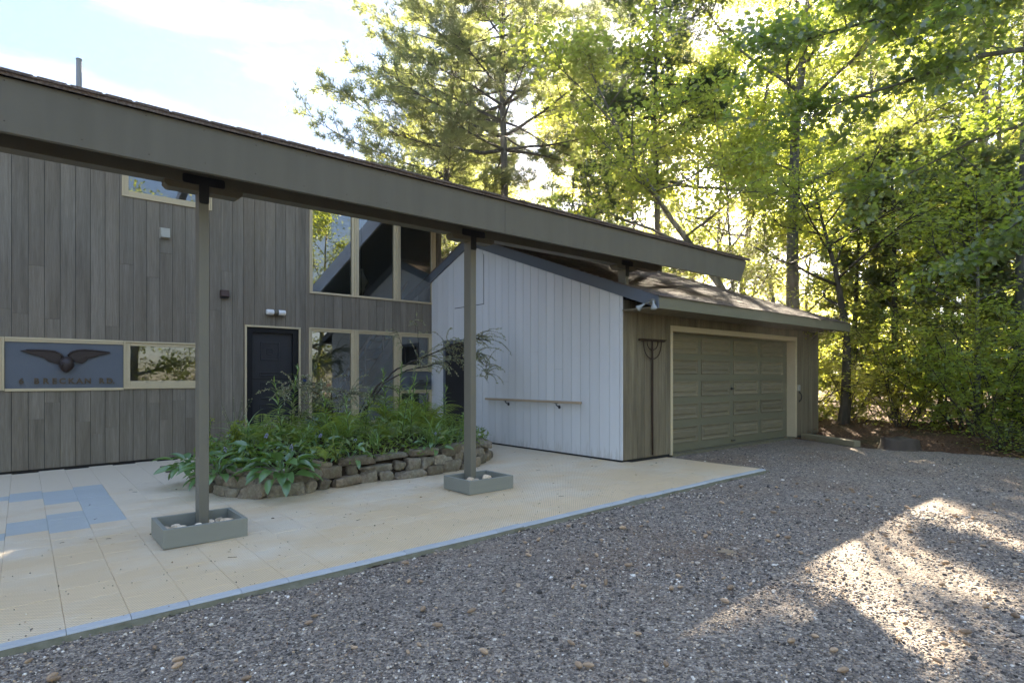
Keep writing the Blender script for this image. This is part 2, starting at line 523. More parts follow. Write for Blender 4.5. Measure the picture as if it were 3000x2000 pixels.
def rock_mat(name, c1, c2, c3, moss=0.4):
    m, nt, out = new_mat(name)
    oi = nd(nt, 'ShaderNodeObjectInfo')
    a = noise(nt, 7, 7, None, rough=0.65)
    b = noise(nt, 34, 4)
    col = ramp(nt, a, [(0.32, c1), (0.52, c2), (0.70, c3)])
    col = mixc(nt, math_n(nt, 'MULTIPLY', oi.outputs['Random'], 0.45), col, tuple(0.5 * (a + b) * k for a, b, k in zip(c1, c2, (1.25, 0.95, 0.68))))
    col = mixc(nt, 0.6, col, ramp(nt, b, [(0.3, (0.55, 0.55, 0.55)), (0.7, (1.3, 1.3, 1.3))]), 'MULTIPLY')
    col = mixc(nt, 1.0, col, math_n(nt, 'ADD', math_n(nt, 'MULTIPLY', math_n(nt, 'FRACT', math_n(nt, 'MULTIPLY', oi.outputs['Random'], 5.77)), 0.75), 0.62), 'MULTIPLY')
    mo = noise(nt, 4.0, 5)
    col = mixc(nt, ramp(nt, mo, [(0.5, (0, 0, 0)), (0.68, (moss, moss, moss))]), col, (0.075, 0.085, 0.03))
    finish(nt, out, col, 0.85, 0.25, math_n(nt, 'ADD', a, math_n(nt, 'MULTIPLY', b, 0.3)), 0.03, 0.7)
    return m
MAT['rock'] = rock_mat('field stone', (0.12, 0.10, 0.07), (0.27, 0.235, 0.175), (0.46, 0.42, 0.34))
MAT['cobble'] = rock_mat('pale round stone', (0.58, 0.46, 0.29), (0.78, 0.68, 0.52), (0.84, 0.79, 0.68), 0.0)

def floor_mat():
    m, nt, out = new_mat('leaf litter and needles')
    pos = nd(nt, 'ShaderNodeNewGeometry').outputs['Position']
    a = noise(nt, 26, 6, None, vec=pos, rough=0.7)
    b = noise(nt, 1.1, 4, None, vec=pos)
    col = ramp(nt, a, [(0.3, (0.035, 0.022, 0.014)), (0.5, (0.11, 0.06, 0.033)), (0.68, (0.22, 0.125, 0.065))])
    col = mixc(nt, ramp(nt, b, [(0.5, (0, 0, 0)), (0.7, (0.6, 0.6, 0.6))]), col, (0.05, 0.055, 0.02))
    finish(nt, out, col, 0.95, 0.1, a, 0.03, 1.0)
    return m
MAT['litter'] = floor_mat()

# window glass: a thin sheet that mirrors by angle and lets the rest through
m, nt, out = new_mat('window glass')
fr_ = nd(nt, 'ShaderNodeFresnel', IOR=1.62)
gl_ = nd(nt, 'ShaderNodeBsdfGlossy', Color=(1, 1, 1, 1), Roughness=0.0)
tr_ = nd(nt, 'ShaderNodeBsdfTransparent', Color=(0.86, 0.89, 0.88, 1))
mx_ = nd(nt, 'ShaderNodeMixShader')
bp_ = nd(nt, 'ShaderNodeBump', Strength=0.02, Distance=0.02)
nt.links.new(noise(nt, 1.1, 2), bp_.inputs['Height'])
nt.links.new(bp_.outputs['Normal'], gl_.inputs['Normal'])
nt.links.new(math_n(nt, 'MULTIPLY', fr_.outputs[0], 2.2), mx_.inputs[0])
nt.links.new(tr_.outputs[0], mx_.inputs[1])
nt.links.new(gl_.outputs[0], mx_.inputs[2])
nt.links.new(mx_.outputs[0], out.inputs['Surface'])
MAT['glass'] = m

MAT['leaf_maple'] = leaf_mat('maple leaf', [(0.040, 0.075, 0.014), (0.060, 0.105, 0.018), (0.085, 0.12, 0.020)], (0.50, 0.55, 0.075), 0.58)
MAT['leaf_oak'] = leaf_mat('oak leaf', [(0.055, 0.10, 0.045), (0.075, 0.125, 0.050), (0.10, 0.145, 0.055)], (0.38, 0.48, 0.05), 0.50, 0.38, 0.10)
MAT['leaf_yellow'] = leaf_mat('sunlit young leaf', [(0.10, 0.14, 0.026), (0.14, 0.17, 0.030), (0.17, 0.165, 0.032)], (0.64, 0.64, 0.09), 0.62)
MAT['leaf_shrub'] = leaf_mat('shrub leaf', [(0.12, 0.19, 0.045), (0.16, 0.235, 0.05), (0.22, 0.25, 0.05)], (0.52, 0.58, 0.05), 0.54)
MAT['needle_pine'] = leaf_mat('pine needles', [(0.070, 0.105, 0.055), (0.095, 0.13, 0.065), (0.12, 0.155, 0.072)], (0.46, 0.50, 0.14), 0.48, 0.5, 0.05)
MAT['needle_dark'] = leaf_mat('hemlock needles', [(0.022, 0.042, 0.018), (0.034, 0.060, 0.024), (0.048, 0.075, 0.026)], (0.17, 0.23, 0.035), 0.36, 0.5, 0.04)
MAT['cedar'] = leaf_mat('cedar sprays', [(0.060, 0.095, 0.036), (0.080, 0.12, 0.042), (0.10, 0.14, 0.048), (0.11, 0.145, 0.048), (0.22, 0.115, 0.045)], (0.36, 0.42, 0.055), 0.45, 0.5, 0.05)
MAT['hosta'] = leaf_mat('hosta leaf', [(0.10, 0.19, 0.065), (0.13, 0.235, 0.075), (0.16, 0.26, 0.082)], (0.20, 0.34, 0.04), 0.26, 0.30, 0.10, 'object')
MAT['fern'] = leaf_mat('fern frond', [(0.15, 0.235, 0.045), (0.20, 0.275, 0.05), (0.26, 0.275, 0.05)], (0.44, 0.52, 0.07), 0.40, 0.5, 0.04, 'object')
MAT['lily'] = leaf_mat('lily leaf', [(0.17, 0.30, 0.075), (0.22, 0.34, 0.08), (0.27, 0.36, 0.09)], (0.30, 0.42, 0.05), 0.34, 0.35, 0.08, 'object')
MAT['cotoneaster'] = leaf_mat('small bronze green leaf', [(0.26, 0.31, 0.17), (0.38, 0.43, 0.24), (0.50, 0.50, 0.31), (0.50, 0.38, 0.22)], (0.26, 0.27, 0.05), 0.32, 0.35, 0.10)
MAT['cover'] = leaf_mat('low green leaves', [(0.10, 0.18, 0.036), (0.15, 0.235, 0.045), (0.21, 0.26, 0.05)], (0.26, 0.34, 0.04), 0.38)
MAT['lime'] = leaf_mat('lime leaf', [(0.13, 0.19, 0.020), (0.18, 0.22, 0.022)], (0.45, 0.50, 0.05), 0.40)
MAT['flower'] = leaf_mat('lavender flower', [(0.36, 0.36, 0.58), (0.46, 0.45, 0.66)], (0.45, 0.44, 0.62), 0.35)
MAT['dry_leaf'] = leaf_mat('dry leaf', [(0.42, 0.33, 0.21), (0.36, 0.26, 0.15)], (0.35, 0.26, 0.13), 0.25, 0.5, 0.04, 'object')
MAT['cone'] = paint('spruce cone', (0.24, 0.14, 0.075), (0.66, 0.47, 0.29), 90, None, 0.8, 0.2, 0.7, 0.6, 140)
MAT['needle_litter'] = paint('fallen needles', (0.20, 0.105, 0.050), (0.30, 0.17, 0.085), 30, None, 0.9, 0.1)
MAT['bark_pine'] = bark_mat('pine bark', (0.055, 0.048, 0.042), (0.16, 0.145, 0.13))
MAT['bark_dark'] = bark_mat('dark bark', (0.030, 0.022, 0.016), (0.085, 0.062, 0.045), 12)
MAT['bark_maple'] = bark_mat('grey bark', (0.085, 0.078, 0.062), (0.21, 0.195, 0.165), 7)
MAT['bark_pale'] = bark_mat('pale bark', (0.14, 0.125, 0.10), (0.30, 0.275, 0.23), 8)
MAT['stem'] = paint('green stem', (0.06, 0.085, 0.025), (0.09, 0.115, 0.035), 10)
MAT['twig'] = paint('brown twig', (0.035, 0.026, 0.020), (0.060, 0.045, 0.035), 14)
MAT['stump_top'] = paint('weathered stump', (0.055, 0.042, 0.030), (0.12, 0.095, 0.07), 10, (1, 1, 0.4), 0.9, 0.1, 0, 0.8, 40)

# ================================================================== SETTING: ground
rng = np.random.default_rng(7)
GX = [-160, -4, 7.1, 220]
mb = MB()
def sheet(mb, x0, x1, y0, y1, dz, n=1):
    xs = sorted({x0, x1, *[g for g in (-4.0, 7.1) if x0 < g < x1]})
    for a, b in zip(xs[:-1], xs[1:]):
        mb.add([(a, y0, ground_z(a) + dz), (b, y0, ground_z(b) + dz), (b, y1, ground_z(b) + dz), (a, y1, ground_z(a) + dz)], [(0, 1, 2, 3)])
sheet(mb, -92, 96, -92, 96, -0.055)
kind(mb.build('forest_floor', MAT['litter']), 'structure')
# the drive: an uneven sheet with a ragged forest edge
N_ = 70
outline = [(-40, -40), (40, -40), (17, -9), (14.2, -3), (13.2, 0.4), (12.75, 2.0), (12.55, 3.2), (12.2, 4.15), (12.95, 5.9), (8.15, 5.84), (8.15, 4.0), (-40, 4.0)]
pts = []
for i, p in enumerate(outline):
    q = outline[(i + 1) % len(outline)]
    wild = 2 <= i <= 6
    n = 9 if wild else 1
    for k in range(n):
        t = k / n
        j = 0.10 if (wild and k) else 0.0
        pts.append((p[0] + (q[0] - p[0]) * t + rng.normal(0, j), p[1] + (q[1] - p[1]) * t + rng.normal(0, j)))
mb = MB()
import mathutils
def split_x(poly, xc, keep_low):
    out_ = []
    for i, p in enumerate(poly):
        q = poly[(i + 1) % len(poly)]
        a = (p[0] <= xc) == keep_low
        b = (q[0] <= xc) == keep_low
        if a:
            out_.append(p)
        if a != b:
            t = (xc - p[0]) / (q[0] - p[0])
            out_.append((xc, p[1] + (q[1] - p[1]) * t))
    return out_
lo = split_x(pts, 7.1, True)
lo1 = split_x(lo, -4.0, True)
lo2 = split_x(lo, -4.0, False)
hi = split_x(pts, 7.1, False)
for poly in (lo1, lo2, hi):
    tri = mathutils.geometry.tessellate_polygon([[Vector((p[0], p[1], 0)) for p in poly]])
    vv = [(p[0], p[1], ground_z(p[0]) - 0.03) for p in poly]
    mb.add(vv, [t if (Vector(vv[t[1]]) - Vector(vv[t[0]])).cross(Vector(vv[t[2]]) - Vector(vv[t[0]])).z > 0 else t[::-1] for t in tri])
drive = kind(mb.build('gravel_drive', MAT['gravel']), 'structure')

# ------------------------------------------------------------------ patio of snap-together tiles
patio = bpy.data.objects.new('patio', None)
C.objects.link(patio)
patio['kind'] = 'structure'
mb = MB()
sheet(mb, -6.5, 8.15, 4.06, 11.28, -0.022)
mb.build('slab', MAT['slab'], patio)
T = 0.305
X_T0, Y_T0 = -0.116, 4.128
SL = math.atan(0.0135)
def tile_mesh(w, d):
    t = MB()
    b, z0, z1 = 0.0022, -0.018, 0.0
    t.add([(0, 0, z0), (w, 0, z0), (w, d, z0), (0, d, z0),
           (0, 0, z1 - b), (w, 0, z1 - b), (w, d, z1 - b), (0, d, z1 - b),
           (b, b, z1), (w - b, b, z1), (w - b, d - b, z1), (b, d - b, z1)],
          [(0, 1, 5, 4), (1, 2, 6, 5), (2, 3, 7, 6), (3, 0, 4, 7), (4, 5, 9, 8), (5, 6, 10, 9), (6, 7, 11, 10), (7, 4, 8, 11), (8, 9, 10, 11)])
    return t.mesh('tile')
tile_me = {'tile_tan': tile_mesh(T - 0.0014, T - 0.0014), 'tile_blue': tile_mesh(T - 0.0014, T - 0.0014)}
for k_, me_ in tile_me.items():
    me_.materials.append(MAT[k_])
def blue(ix, y):
    """blue inlay: columns of a stepped diamond, rows counted from its near edge (y 6.9 to 9.35)"""
    r = (y - 6.88) / T
    if r < -0.5 or r > 7.5:
        return False
    r = round(r)
    hole = {2: None, 1: (3, 4), 0: (2, 5), -1: (1, 6), -2: (1, 6), -3: (1, 6), -4: (2, 5), -5: (3, 4)}
    if ix not in hole:
        return False
    h = hole[ix]
    return not (h and h[0] <= r <= h[1])
def bed_inside(x, y):
    return 2.1 < x < 5.6 and 7.6 < y < 9.4
cells_t = []
for ix in range(-5, 28):
    x = X_T0 + ix * T
    off = T * 0.5 if ix % 2 else 0.0
    if x > 8.11 - T * 0.8:
        continue
    y = Y_T0 - off
    while y < 11.0:
        y0 = max(y, Y_T0)
        y1 = min(y + T, 11.24)
        if x > 6.9 - 0.0 and y1 > 5.74:
            y1 = min(y1, 5.74 if x > 7.05 - T else y1)
        if y1 - y0 > 0.03 and not bed_inside(x + T / 2, (y0 + y1) / 2) and not (x > 7.05 and y0 > 5.7):
            cells_t.append((x, y0, y1, ix))
        y += T
def in_view(x, y):
    d = 0.6419 * x + 0.7668 * y
    t = (0.7668 * x - 0.6419 * y) / max(d, 1e-3)
    return d > 2.5 and -0.90 < t < 0.9
cells_t.sort(key=lambda c: (not in_view(c[0] + T / 2, (c[1] + c[2]) / 2), c[0] ** 2 + c[1] ** 2))
rest = MB()
for n_, (x, y0, y1, ix) in enumerate(cells_t):
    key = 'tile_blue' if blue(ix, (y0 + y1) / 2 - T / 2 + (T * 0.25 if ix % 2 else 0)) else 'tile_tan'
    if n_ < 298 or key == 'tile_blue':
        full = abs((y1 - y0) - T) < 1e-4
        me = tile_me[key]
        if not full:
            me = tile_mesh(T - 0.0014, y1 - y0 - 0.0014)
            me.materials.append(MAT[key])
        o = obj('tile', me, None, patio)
        o.location = (x, y0, ground_z(x) + rng.normal(0, 0.0006))
        o.rotation_euler = (rng.normal(0, 0.0012), -SL + rng.normal(0, 0.0012), 0)
    else:
        a, b = x + 0.0011, x + T - 0.0011
        rest.add([(a, y0 + .001, ground_z(a)), (b, y0 + .001, ground_z(b)), (b, y1 - .001, ground_z(b)), (a, y1 - .001, ground_z(a)),
                  (a, y0 + .001, ground_z(a) - .016), (b, y0 + .001, ground_z(b) - .016), (b, y1 - .001, ground_z(b) - .016), (a, y1 - .001, ground_z(a) - .016)],
                 [(0, 1, 2, 3), (0, 4, 5, 1), (1, 5, 6, 2), (2, 6, 7, 3), (3, 7, 4, 0)])
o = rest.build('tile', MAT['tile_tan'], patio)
kind(o, 'stuff')
# ramped edging strips along the drive and the garage end
es = MB()
L_ = T - 0.003
es.add([(0, 0.062, 0.001), (L_, 0.062, 0.001), (L_, 0.062, -0.03), (0, 0.062, -0.03), (0, 0.012, -0.004), (L_, 0.012, -0.004), (0, 0.0, -0.014), (L_, 0.0, -0.014), (0, 0.0, -0.034), (L_, 0.0, -0.034)],
       [(4, 5, 1, 0), (6, 7, 5, 4), (8, 9, 7, 6), (0, 1, 2, 3), (0, 3, 8, 6, 4), (1, 5, 7, 9, 2), (3, 2, 9, 8)])
es_me = es.mesh('edging_strip')
es_me.materials.append(MAT['edging'])
wob = 0
for ix in range(-6, 27):
    x = X_T0 + ix * T
    o = obj('edging_strip', es_me, None, patio)
    wob = rng.normal(0, 0.0022) if ix < 8 else rng.normal(0, 0.006)
    o.location = (x, 4.062 + abs(wob) * 0.6, ground_z(x) + 0.001 + abs(wob) * 0.5)
    o.rotation_euler = (rng.normal(0, 0.01), -SL, wob / 0.3)
for k in range(5):
    o = obj('edging_strip', es_me, None, patio)
    o.location = (8.168, 4.13 + k * T, ground_z(8.1) - 0.004)
    o.rotation_euler = (0, 0, rad(90))
mb = MB()
xs = np.arange(-6.5, 8.2, 0.06)
row = []
for x in xs:
    w = 0.035 + 0.018 * math.sin(x * 5.1) + 0.014 * math.sin(x * 13.7 + 1) + rng.normal(0, 0.006)
    z = ground_z(x)
    row.append(((x, 4.075, z - 0.016), (x, 4.04 - w * 0.5, z - 0.012 + rng.normal(0, 0.002)), (x, 4.04 - w * 1.3, z - 0.034)))
for r0, r1 in zip(row[:-1], row[1:]):
    mb.add([*r0, *r1], [(0, 1, 4, 3), (1, 2, 5, 4)], True)
mb.build('concrete_lip', MAT['edge_concrete'], patio)

# ================================================================== HOUSE
def sub_rects(x0, x1, z0, z1, holes):
    """rectangles covering [x0,x1]x[z0,z1] outside the holes, grouped into connected pieces"""
    xs = sorted({x0, x1, *[min(max(h[i], x0), x1) for h in holes for i in (0, 1)]})
    zs = sorted({z0, z1, *[min(max(h[i], z0), z1) for h in holes for i in (2, 3)]})
    cells = {}
    for i in range(len(xs) - 1):
        for j in range(len(zs) - 1):
            cx, cz = (xs[i] + xs[i + 1]) / 2, (zs[j] + zs[j + 1]) / 2
            if xs[i + 1] - xs[i] > 1e-6 and zs[j + 1] - zs[j] > 1e-6 and not any(h[0] < cx < h[1] and h[2] < cz < h[3] for h in holes):
                cells[(i, j)] = (xs[i], xs[i + 1], zs[j], zs[j + 1])
    groups = []
    todo = set(cells)
    while todo:
        st = [todo.pop()]
        g = []
        while st:
            c = st.pop()
            g.append(cells[c])
            for d in ((1, 0), (-1, 0), (0, 1), (0, -1)):
                q = (c[0] + d[0], c[1] + d[1])
                if q in todo:
                    todo.remove(q)
                    st.append(q)
        groups.append(g)
    return groups

YW = 11.30                                # the house front
house = thing('house', 'grey board house with tan windows, black door and long eave on posts', 'house', (0, 0, 0))
# openings (x0, x1, z0, z1)
OP = dict(
    strip=(-1.75, -0.215, 1.215, 1.99), sign=(-0.19, 1.25, 1.215, 1.99), small=(1.265, 2.39, 1.225, 1.985),
    clere=(1.24, 2.55, 4.335, 5.15), door=(3.115, 4.11, 0.33, 2.352), low=(4.292, 7.16, 0.42, 2.368), up=(4.30, 7.18, 3.047, 5.1))
holes = list(OP.values())
hw = MB()
for g in sub_rects(-6.5, 7.30, -0.1, 5.45, holes):
    for (a, b, c, d) in g:
        hw.box(a, b, YW + 0.003, YW + 0.12, c, d)
wall = hw.build('front_wall', MAT['backing'], house)
bw = 0.1885
edges = [-0.119 + bw * i for i in range(-28, 40)]
edges = [e for e in edges if e < 7.25] + [7.30]
for i, (a, b) in enumerate(zip(edges[:-1], edges[1:])):
    if b < -2.6:
        continue
    base = ground_z(a) + 0.03
    cuts = [base, 5.44]
    if b < 3.1:
        u = rng.random()
        cuts = [base] + ([rng.uniform(0.5, 1.05)] if rng.random() < 0.4 else []) + ([rng.uniform(2.2, 3.5)] if u < 0.75 else []) + [5.44]
    elif rng.random() < 0.3:
        cuts = [base, rng.uniform(2.5, 3.0), 5.44]
    for z0, z1 in zip(cuts[:-1], cuts[1:]):
        for g in sub_rects(a + 0.0028, b - 0.0028, z0 + 0.0022, z1, holes):
            dy = rng.normal(0, 0.0015)
            q = MB()
            for (p0, p1, q0, q1) in g:
                q.box(p0, p1, YW - 0.017 + dy, YW + 0.001, q0, q1)
            q.build('board', MAT['siding'], wall)
cb = MB()
cb.box(7.245, 7.335, YW - 0.03, YW - 0.0185, 3.7, 5.44)
cb.box(7.30, 7.335, YW - 0.0185, YW + 5.6, 0.1, 5.44)
cb.build('corner_board', MAT['siding'], house)

def frame_boxes(mb, x0, x1, z0, z1, w, y0, y1, top=True, bottom=True):
    wl, wr, wb, wt = (w if hasattr(w, '__len__') else (w, w, w, w))
    mb.box(x0, x0 + wl, y0, y1, z0, z1)
    mb.box(x1 - wr, x1, y0, y1, z0, z1)
    if bottom:
        mb.box(x0 + wl, x1 - wr, y0, y1, z0, z0 + wb)
    if top:
        mb.box(x0 + wl, x1 - wr, y0, y1, z1 - wt, z1)

def window(x0, x1, z0, z1, g, label=None):
    """x0..z1: outside of the trim; g: glass opening"""
    t = MB()
    frame_boxes(t, x0, x1, z0, z1, 0.026, YW - 0.040, YW + 0.06)
    o = t.build('window', MAT['tan_trim'], house, 0.004)
    s = MB()
    frame_boxes(s, x0 + 0.027, x1 - 0.027, z0 + 0.027, z1 - 0.027,
                (g[0] - x0 - 0.027, x1 - 0.027 - g[1], g[2] - z0 - 0.027, z1 - 0.027 - g[3]), YW - 0.022, YW + 0.05)
    s.build('sash', MAT['tan_trim'], o, 0.004)
    p = MB()
    p.box(g[0] - 0.01, g[1] + 0.01, YW + 0.012, YW + 0.017, g[2] - 0.01, g[3] + 0.01)
    p.build('pane', MAT['glass'], o)
    if label:
        o['label'] = label
    return o
window(-1.75, -0.20, 1.212, 1.995, (-1.66, -0.29, 1.33, 1.92))
w_small = window(1.258, 2.40, 1.218, 1.992, (1.348, 2.258 + 0.05, 1.345, 1.915), 'low awning window beside the carved eagle')
hk = MB()
for x in (1.58, 1.80, 2.03):
    hk.box(x - 0.007, x + 0.007, YW - 0.036, YW - 0.0225, 1.325, 1.343)
hk.build('screw', MAT['cream_box'], w_small)
window(1.233, 2.56, 4.33, 5.2, (1.326, 2.467, 4.432, 5.1), 'high strip window partly hidden behind the beam')
window(4.286, 5.259, 0.42, 2.374, (4.350, 5.160, 0.50, 2.300))
window(5.263, 6.231, 0.42, 2.374, (5.330, 6.138, 0.50, 2.300))
window(6.235, 7.160, 1.535, 2.374, (6.323, 7.017, 1.673, 2.286), 'small square window over the mailbox')
window(6.235, 7.160, 0.42, 1.125, (6.323, 7.027, 0.558, 1.051), 'small window under the mailbox')
window(4.295, 5.257, 3.042, 5.1, (4.360, 5.174, 3.084, 5.0))
window(5.261, 6.221, 3.042, 5.1, (5.331, 6.133, 3.086, 5.0))
window(6.225, 7.186, 3.042, 5.1, (6.297, 7.083, 3.084, 5.0))
dv = MB()
dv.box(5.2595, 5.2625, YW - 0.02, YW + 0.05, 0.42, 2.37)
dv.box(6.2315, 6.2345, YW - 0.02, YW + 0.05, 0.42, 2.37)
dv.build('mullion_gap', MAT['backing'], house)
mp = MB()
frame_boxes(mp, 6.235, 7.160, 1.126, 1.534, (0.055, 0.045, 0.0, 0.0), YW - 0.034, YW + 0.05, False, False)
mpo = mp.build('panel_frame', MAT['tan_trim'], house)
mp = MB()
mp.box(6.291, 7.114, YW - 0.012, YW + 0.05, 1.127, 1.533)
mp.build('spandrel_panel', MAT['slate_paint'], mpo)
# sign panel with its trim
sp = MB()
sp.box(-0.19, 1.25, YW - 0.012, YW + 0.05, 1.22, 1.985)
spo = sp.build('sign_panel', MAT['slate_paint'], house)
st = MB()
st.box(-0.196, 1.256, YW - 0.034, YW - 0.0125, 1.960, 1.998)
st.box(-0.196, 1.256, YW - 0.028, YW - 0.0125, 1.930, 1.959)
st.box(-0.196, 1.256, YW - 0.036, YW - 0.0125, 1.200, 1.240)
st.build('trim', MAT['tan_trim'], spo, 0.004)

# front door: black frame in tan trim, slab with moulded panels
t = MB()
frame_boxes(t, 3.106, 4.118, 0.356, 2.360, (0.032, 0.032, 0.0, 0.034), YW - 0.042, YW + 0.02, True, False)
t.build('door_trim', MAT['tan_trim'], house, 0.004)
t = MB()
frame_boxes(t, 3.139, 4.085, 0.356, 2.325, (0.10, 0.105, 0.16, 0.085), YW - 0.012, YW + 0.11)
t.build('door_frame', MAT['door_frame'], house)
t = MB()
t.box(3.24, 3.979, YW + 0.05, YW + 0.095, 0.517, 2.239)
door = t.build('front_door', MAT['door_black'], house)
def moulding(x0, x1, z0, z1, w=0.022, h=0.014):
    q = MB()
    frame_boxes(q, x0, x1, z0, z1, w, YW + 0.05 - h, YW + 0.0499)
    q.build('moulding', MAT['door_black'], door, 0.005)
cx = 3.56
for z0, z1 in ((1.70, 2.07), (1.20 - 0.06, 1.30)):
    pass
moulding(3.40, 3.74, 1.72, 2.06)
moulding(3.51, 3.62, 1.83, 1.945, 0.012, 0.012)
moulding(3.38, 3.75, 1.425, 1.50, 0.020)
moulding(3.40, 3.74, 1.00, 1.32)
moulding(3.51, 3.62, 1.105, 1.215, 0.012, 0.012)
moulding(3.38, 3.75, 0.80, 0.90, 0.020)
q = MB()
q.box(3.24, 3.979, YW + 0.044, YW + 0.0499, 1.362, 1.374)
q.build('rail_groove', MAT['door_frame'], door)
q = MB()
q.lathe([(0.0, 0), (0.022, 0.002), (0.026, 0.02), (0.012, 0.03), (0.012, 0.05)], 12, (3.93, YW - 0.0, 1.30), 'Y')
q.box(3.912, 3.948, YW + 0.044, YW + 0.0499, 1.24, 1.37)
q.build('door_handle', MAT['black_iron'], door)
q = MB()
q.box(2.98, 4.25, 10.72, 11.27, -0.02, 0.17)
q.box(3.05, 4.2, 10.98, 11.27, 0.1705, 0.345)
q.build('door_step', MAT['soffit'], house)

# interior behind the glass
q = MB()
q.box(-6.4, 7.29, 15.4, 15.5, 0.0, 6.6)
q.box(-6.5, -6.4, YW + 0.13, 15.5, 0, 5.3)
q.prism([(YW + 0.13, 0), (15.4, 0), (15.4, 6.7), (YW + 0.13, 5.35)], 'YZ', 7.20, 7.29)
q.box(3.02, 3.10, YW + 0.13, 15.4, 0.33, 2.75)
q.box(4.9, 5.55, 14.6, 15.39, 0.33, 5.2)
q.box(4.05, 4.15, 12.9, 15.39, 0.33, 2.75)
q.build('interior_wall', MAT['interior'], house)
q = MB()
q.box(-6.4, 7.19, YW + 0.13, 15.39, 0.2, 0.33)
q.box(-6.4, 4.6, YW + 0.13, 15.39, 2.76, 2.92)
q.box(4.6, 7.19, 13.6, 15.39, 2.70, 2.86)
q.build('interior_floor', MAT['interior_floor'], house)

stair = thing('staircase', 'wooden open tread staircase seen dimly through the lower windows', 'stairs', (5.6, 12.6, 0.33))
mb = MB()
for s in (12.35, 13.25):
    mb.prism([(-0.35, 0.0), (-0.10, 0.0), (1.55, 2.35), (1.30, 2.35)], 'XZ', s - 12.6, s - 12.6 + 0.045)
mb.build('stringer', MAT['interior_wood'], stair)
for k in range(9):
    q = MB()
    q.box(-0.27 + k * 0.17, 0.02 + k * 0.17, -0.20, 0.645, 0.24 + k * 0.245, 0.285 + k * 0.245)
    q.build('tread', MAT['interior_wood'], stair)
for k in range(4):
    q = MB()
    q.box(-0.1 + k * 0.45, -0.06 + k * 0.45, -0.30, -0.26, 0.3 + k * 0.62, 1.25 + k * 0.62)
    q.build('newel', MAT['interior_wood'], stair)
q = MB()
q.prism([(-0.25, 0.92), (-0.25, 1.0), (1.45, 3.35), (1.45, 3.27)], 'XZ', -0.31, -0.25)
q.build('hand_rail', MAT['interior_wood'], stair)

lan = thing('pendant_lantern', 'pale hanging lantern on a thin cord behind the tall middle upper window', 'lantern', (6.02, 12.6, 3.3))
q = MB()
q.tube([(0, 0, 0.62), (0, 0, 2.6)], 0.008, 6)
q.build('cord', MAT['black_iron'], lan)
q = MB()
q.lathe([(0.03, 0.0), (0.045, 0.04), (0.09, 0.12), (0.105, 0.2), (0.17, 0.30), (0.10, 0.40), (0.055, 0.52), (0.03, 0.60)], 6)
q.build('lamp_shade', MAT['cream_box'], lan)
q = MB()
for k in range(6):
    w = k * math.pi / 3
    q.tube([(0.035 * math.cos(w), 0.035 * math.sin(w), 0.0), (0.11 * math.cos(w), 0.11 * math.sin(w), 0.2), (0.178 * math.cos(w), 0.178 * math.sin(w), 0.30), (0.06 * math.cos(w), 0.06 * math.sin(w), 0.52), (0.02, 0, 0.62)], 0.008, 5)
q.build('lantern_cage', MAT['bronze'], lan)

# ------------------------------------------------------------------ roof, fascia, beam, posts
def rz(y):
    return 3.467 + 0.333 * (y - 5.30)
roof = MB()
def slab_yz(mb, x0, x1, y0, y1, t=0.09):
    mb.prism([(y0, rz(y0) - t), (y1, rz(y1) - t), (y1, rz(y1)), (y0, rz(y0))], 'YZ', x0, x1)
slab_yz(roof, -7.0, 6.2, 5.345, 6.55)
slab_yz(roof, 6.2, 9.88, 5.345, 17.0)
slab_yz(roof, -7.0, 6.2, 10.95, 17.0)
roof_o = roof.build('roof', MAT['soffit'], house)
sh = MB()
sh.prism([(5.27, 3.468), (5.27, 3.502), (6.6, rz(6.6) + 0.035), (6.6, rz(6.6) + 0.001)], 'YZ', -7.0, 6.2)
sh.prism([(5.27, 3.468), (5.27, 3.502), (17, rz(17) + 0.035), (17, rz(17) + 0.001)], 'YZ', 6.2, 9.93)
sh.prism([(10.9, rz(10.9) + 0.001), (10.9, rz(10.9) + 0.035), (17, rz(17) + 0.035), (17, rz(17) + 0.001)], 'YZ', -7.0, 6.2)
sh.build('shingle_cover', MAT['shingle'], roof_o)
# ragged lip of shingles along the eave
lip = MB()
x = -3.0
while x < 9.9:
    w = rng.uniform(0.12, 0.30)
    e = 5.262 - abs(rng.normal(0, 0.006))
    h = 3.5025 + abs(rng.normal(0, 0.003))
    lip.box(x, min(x + w, 9.94), e, 5.40, h - 0.012, h)
    lip.box(x + 0.04, min(x + w + 0.02, 9.93), e + 0.004, 5.40, h + 0.0005, h + 0.009)
    x += w
kind(lip.build('shingle_lip', MAT['shingle'], roof_o), 'stuff')
fa = MB()
fa.prism([(-7.0, 3.09), (4.33, 3.09), (4.33, 3.467), (-7.0, 3.467)], 'XZ', 5.30, 5.344)
fa.build('fascia_board', MAT['grey_paint'], roof_o, 0.003)
fa = MB()
fa.prism([(4.332, 3.089), (9.676, 3.091), (9.890, 3.467), (4.332, 3.467)], 'XZ', 5.3012, 5.344)
fa.build('fascia_board', MAT['grey_paint'], roof_o, 0.003)
nl_ = MB()
for x in np.arange(-0.9, 9.6, 0.41):
    for z in (3.15, 3.43):
        xx, zz = x + rng.normal(0, 0.01), z + rng.normal(0, 0.008)
        nl_.lathe([(0.0045, 5.2995), (0.0040, 5.2985)][::-1], 6, (xx, 0, zz), 'Y')
kind(nl_.build('nail_heads', MAT['old_wood'], roof_o), 'stuff')
bg = MB()
bg.prism([(6.55, rz(6.55) - 0.42), (10.95, rz(10.95) - 0.42), (10.95, rz(10.95) - 0.02), (6.55, rz(6.55) - 0.02)], 'YZ', 6.15, 6.198)
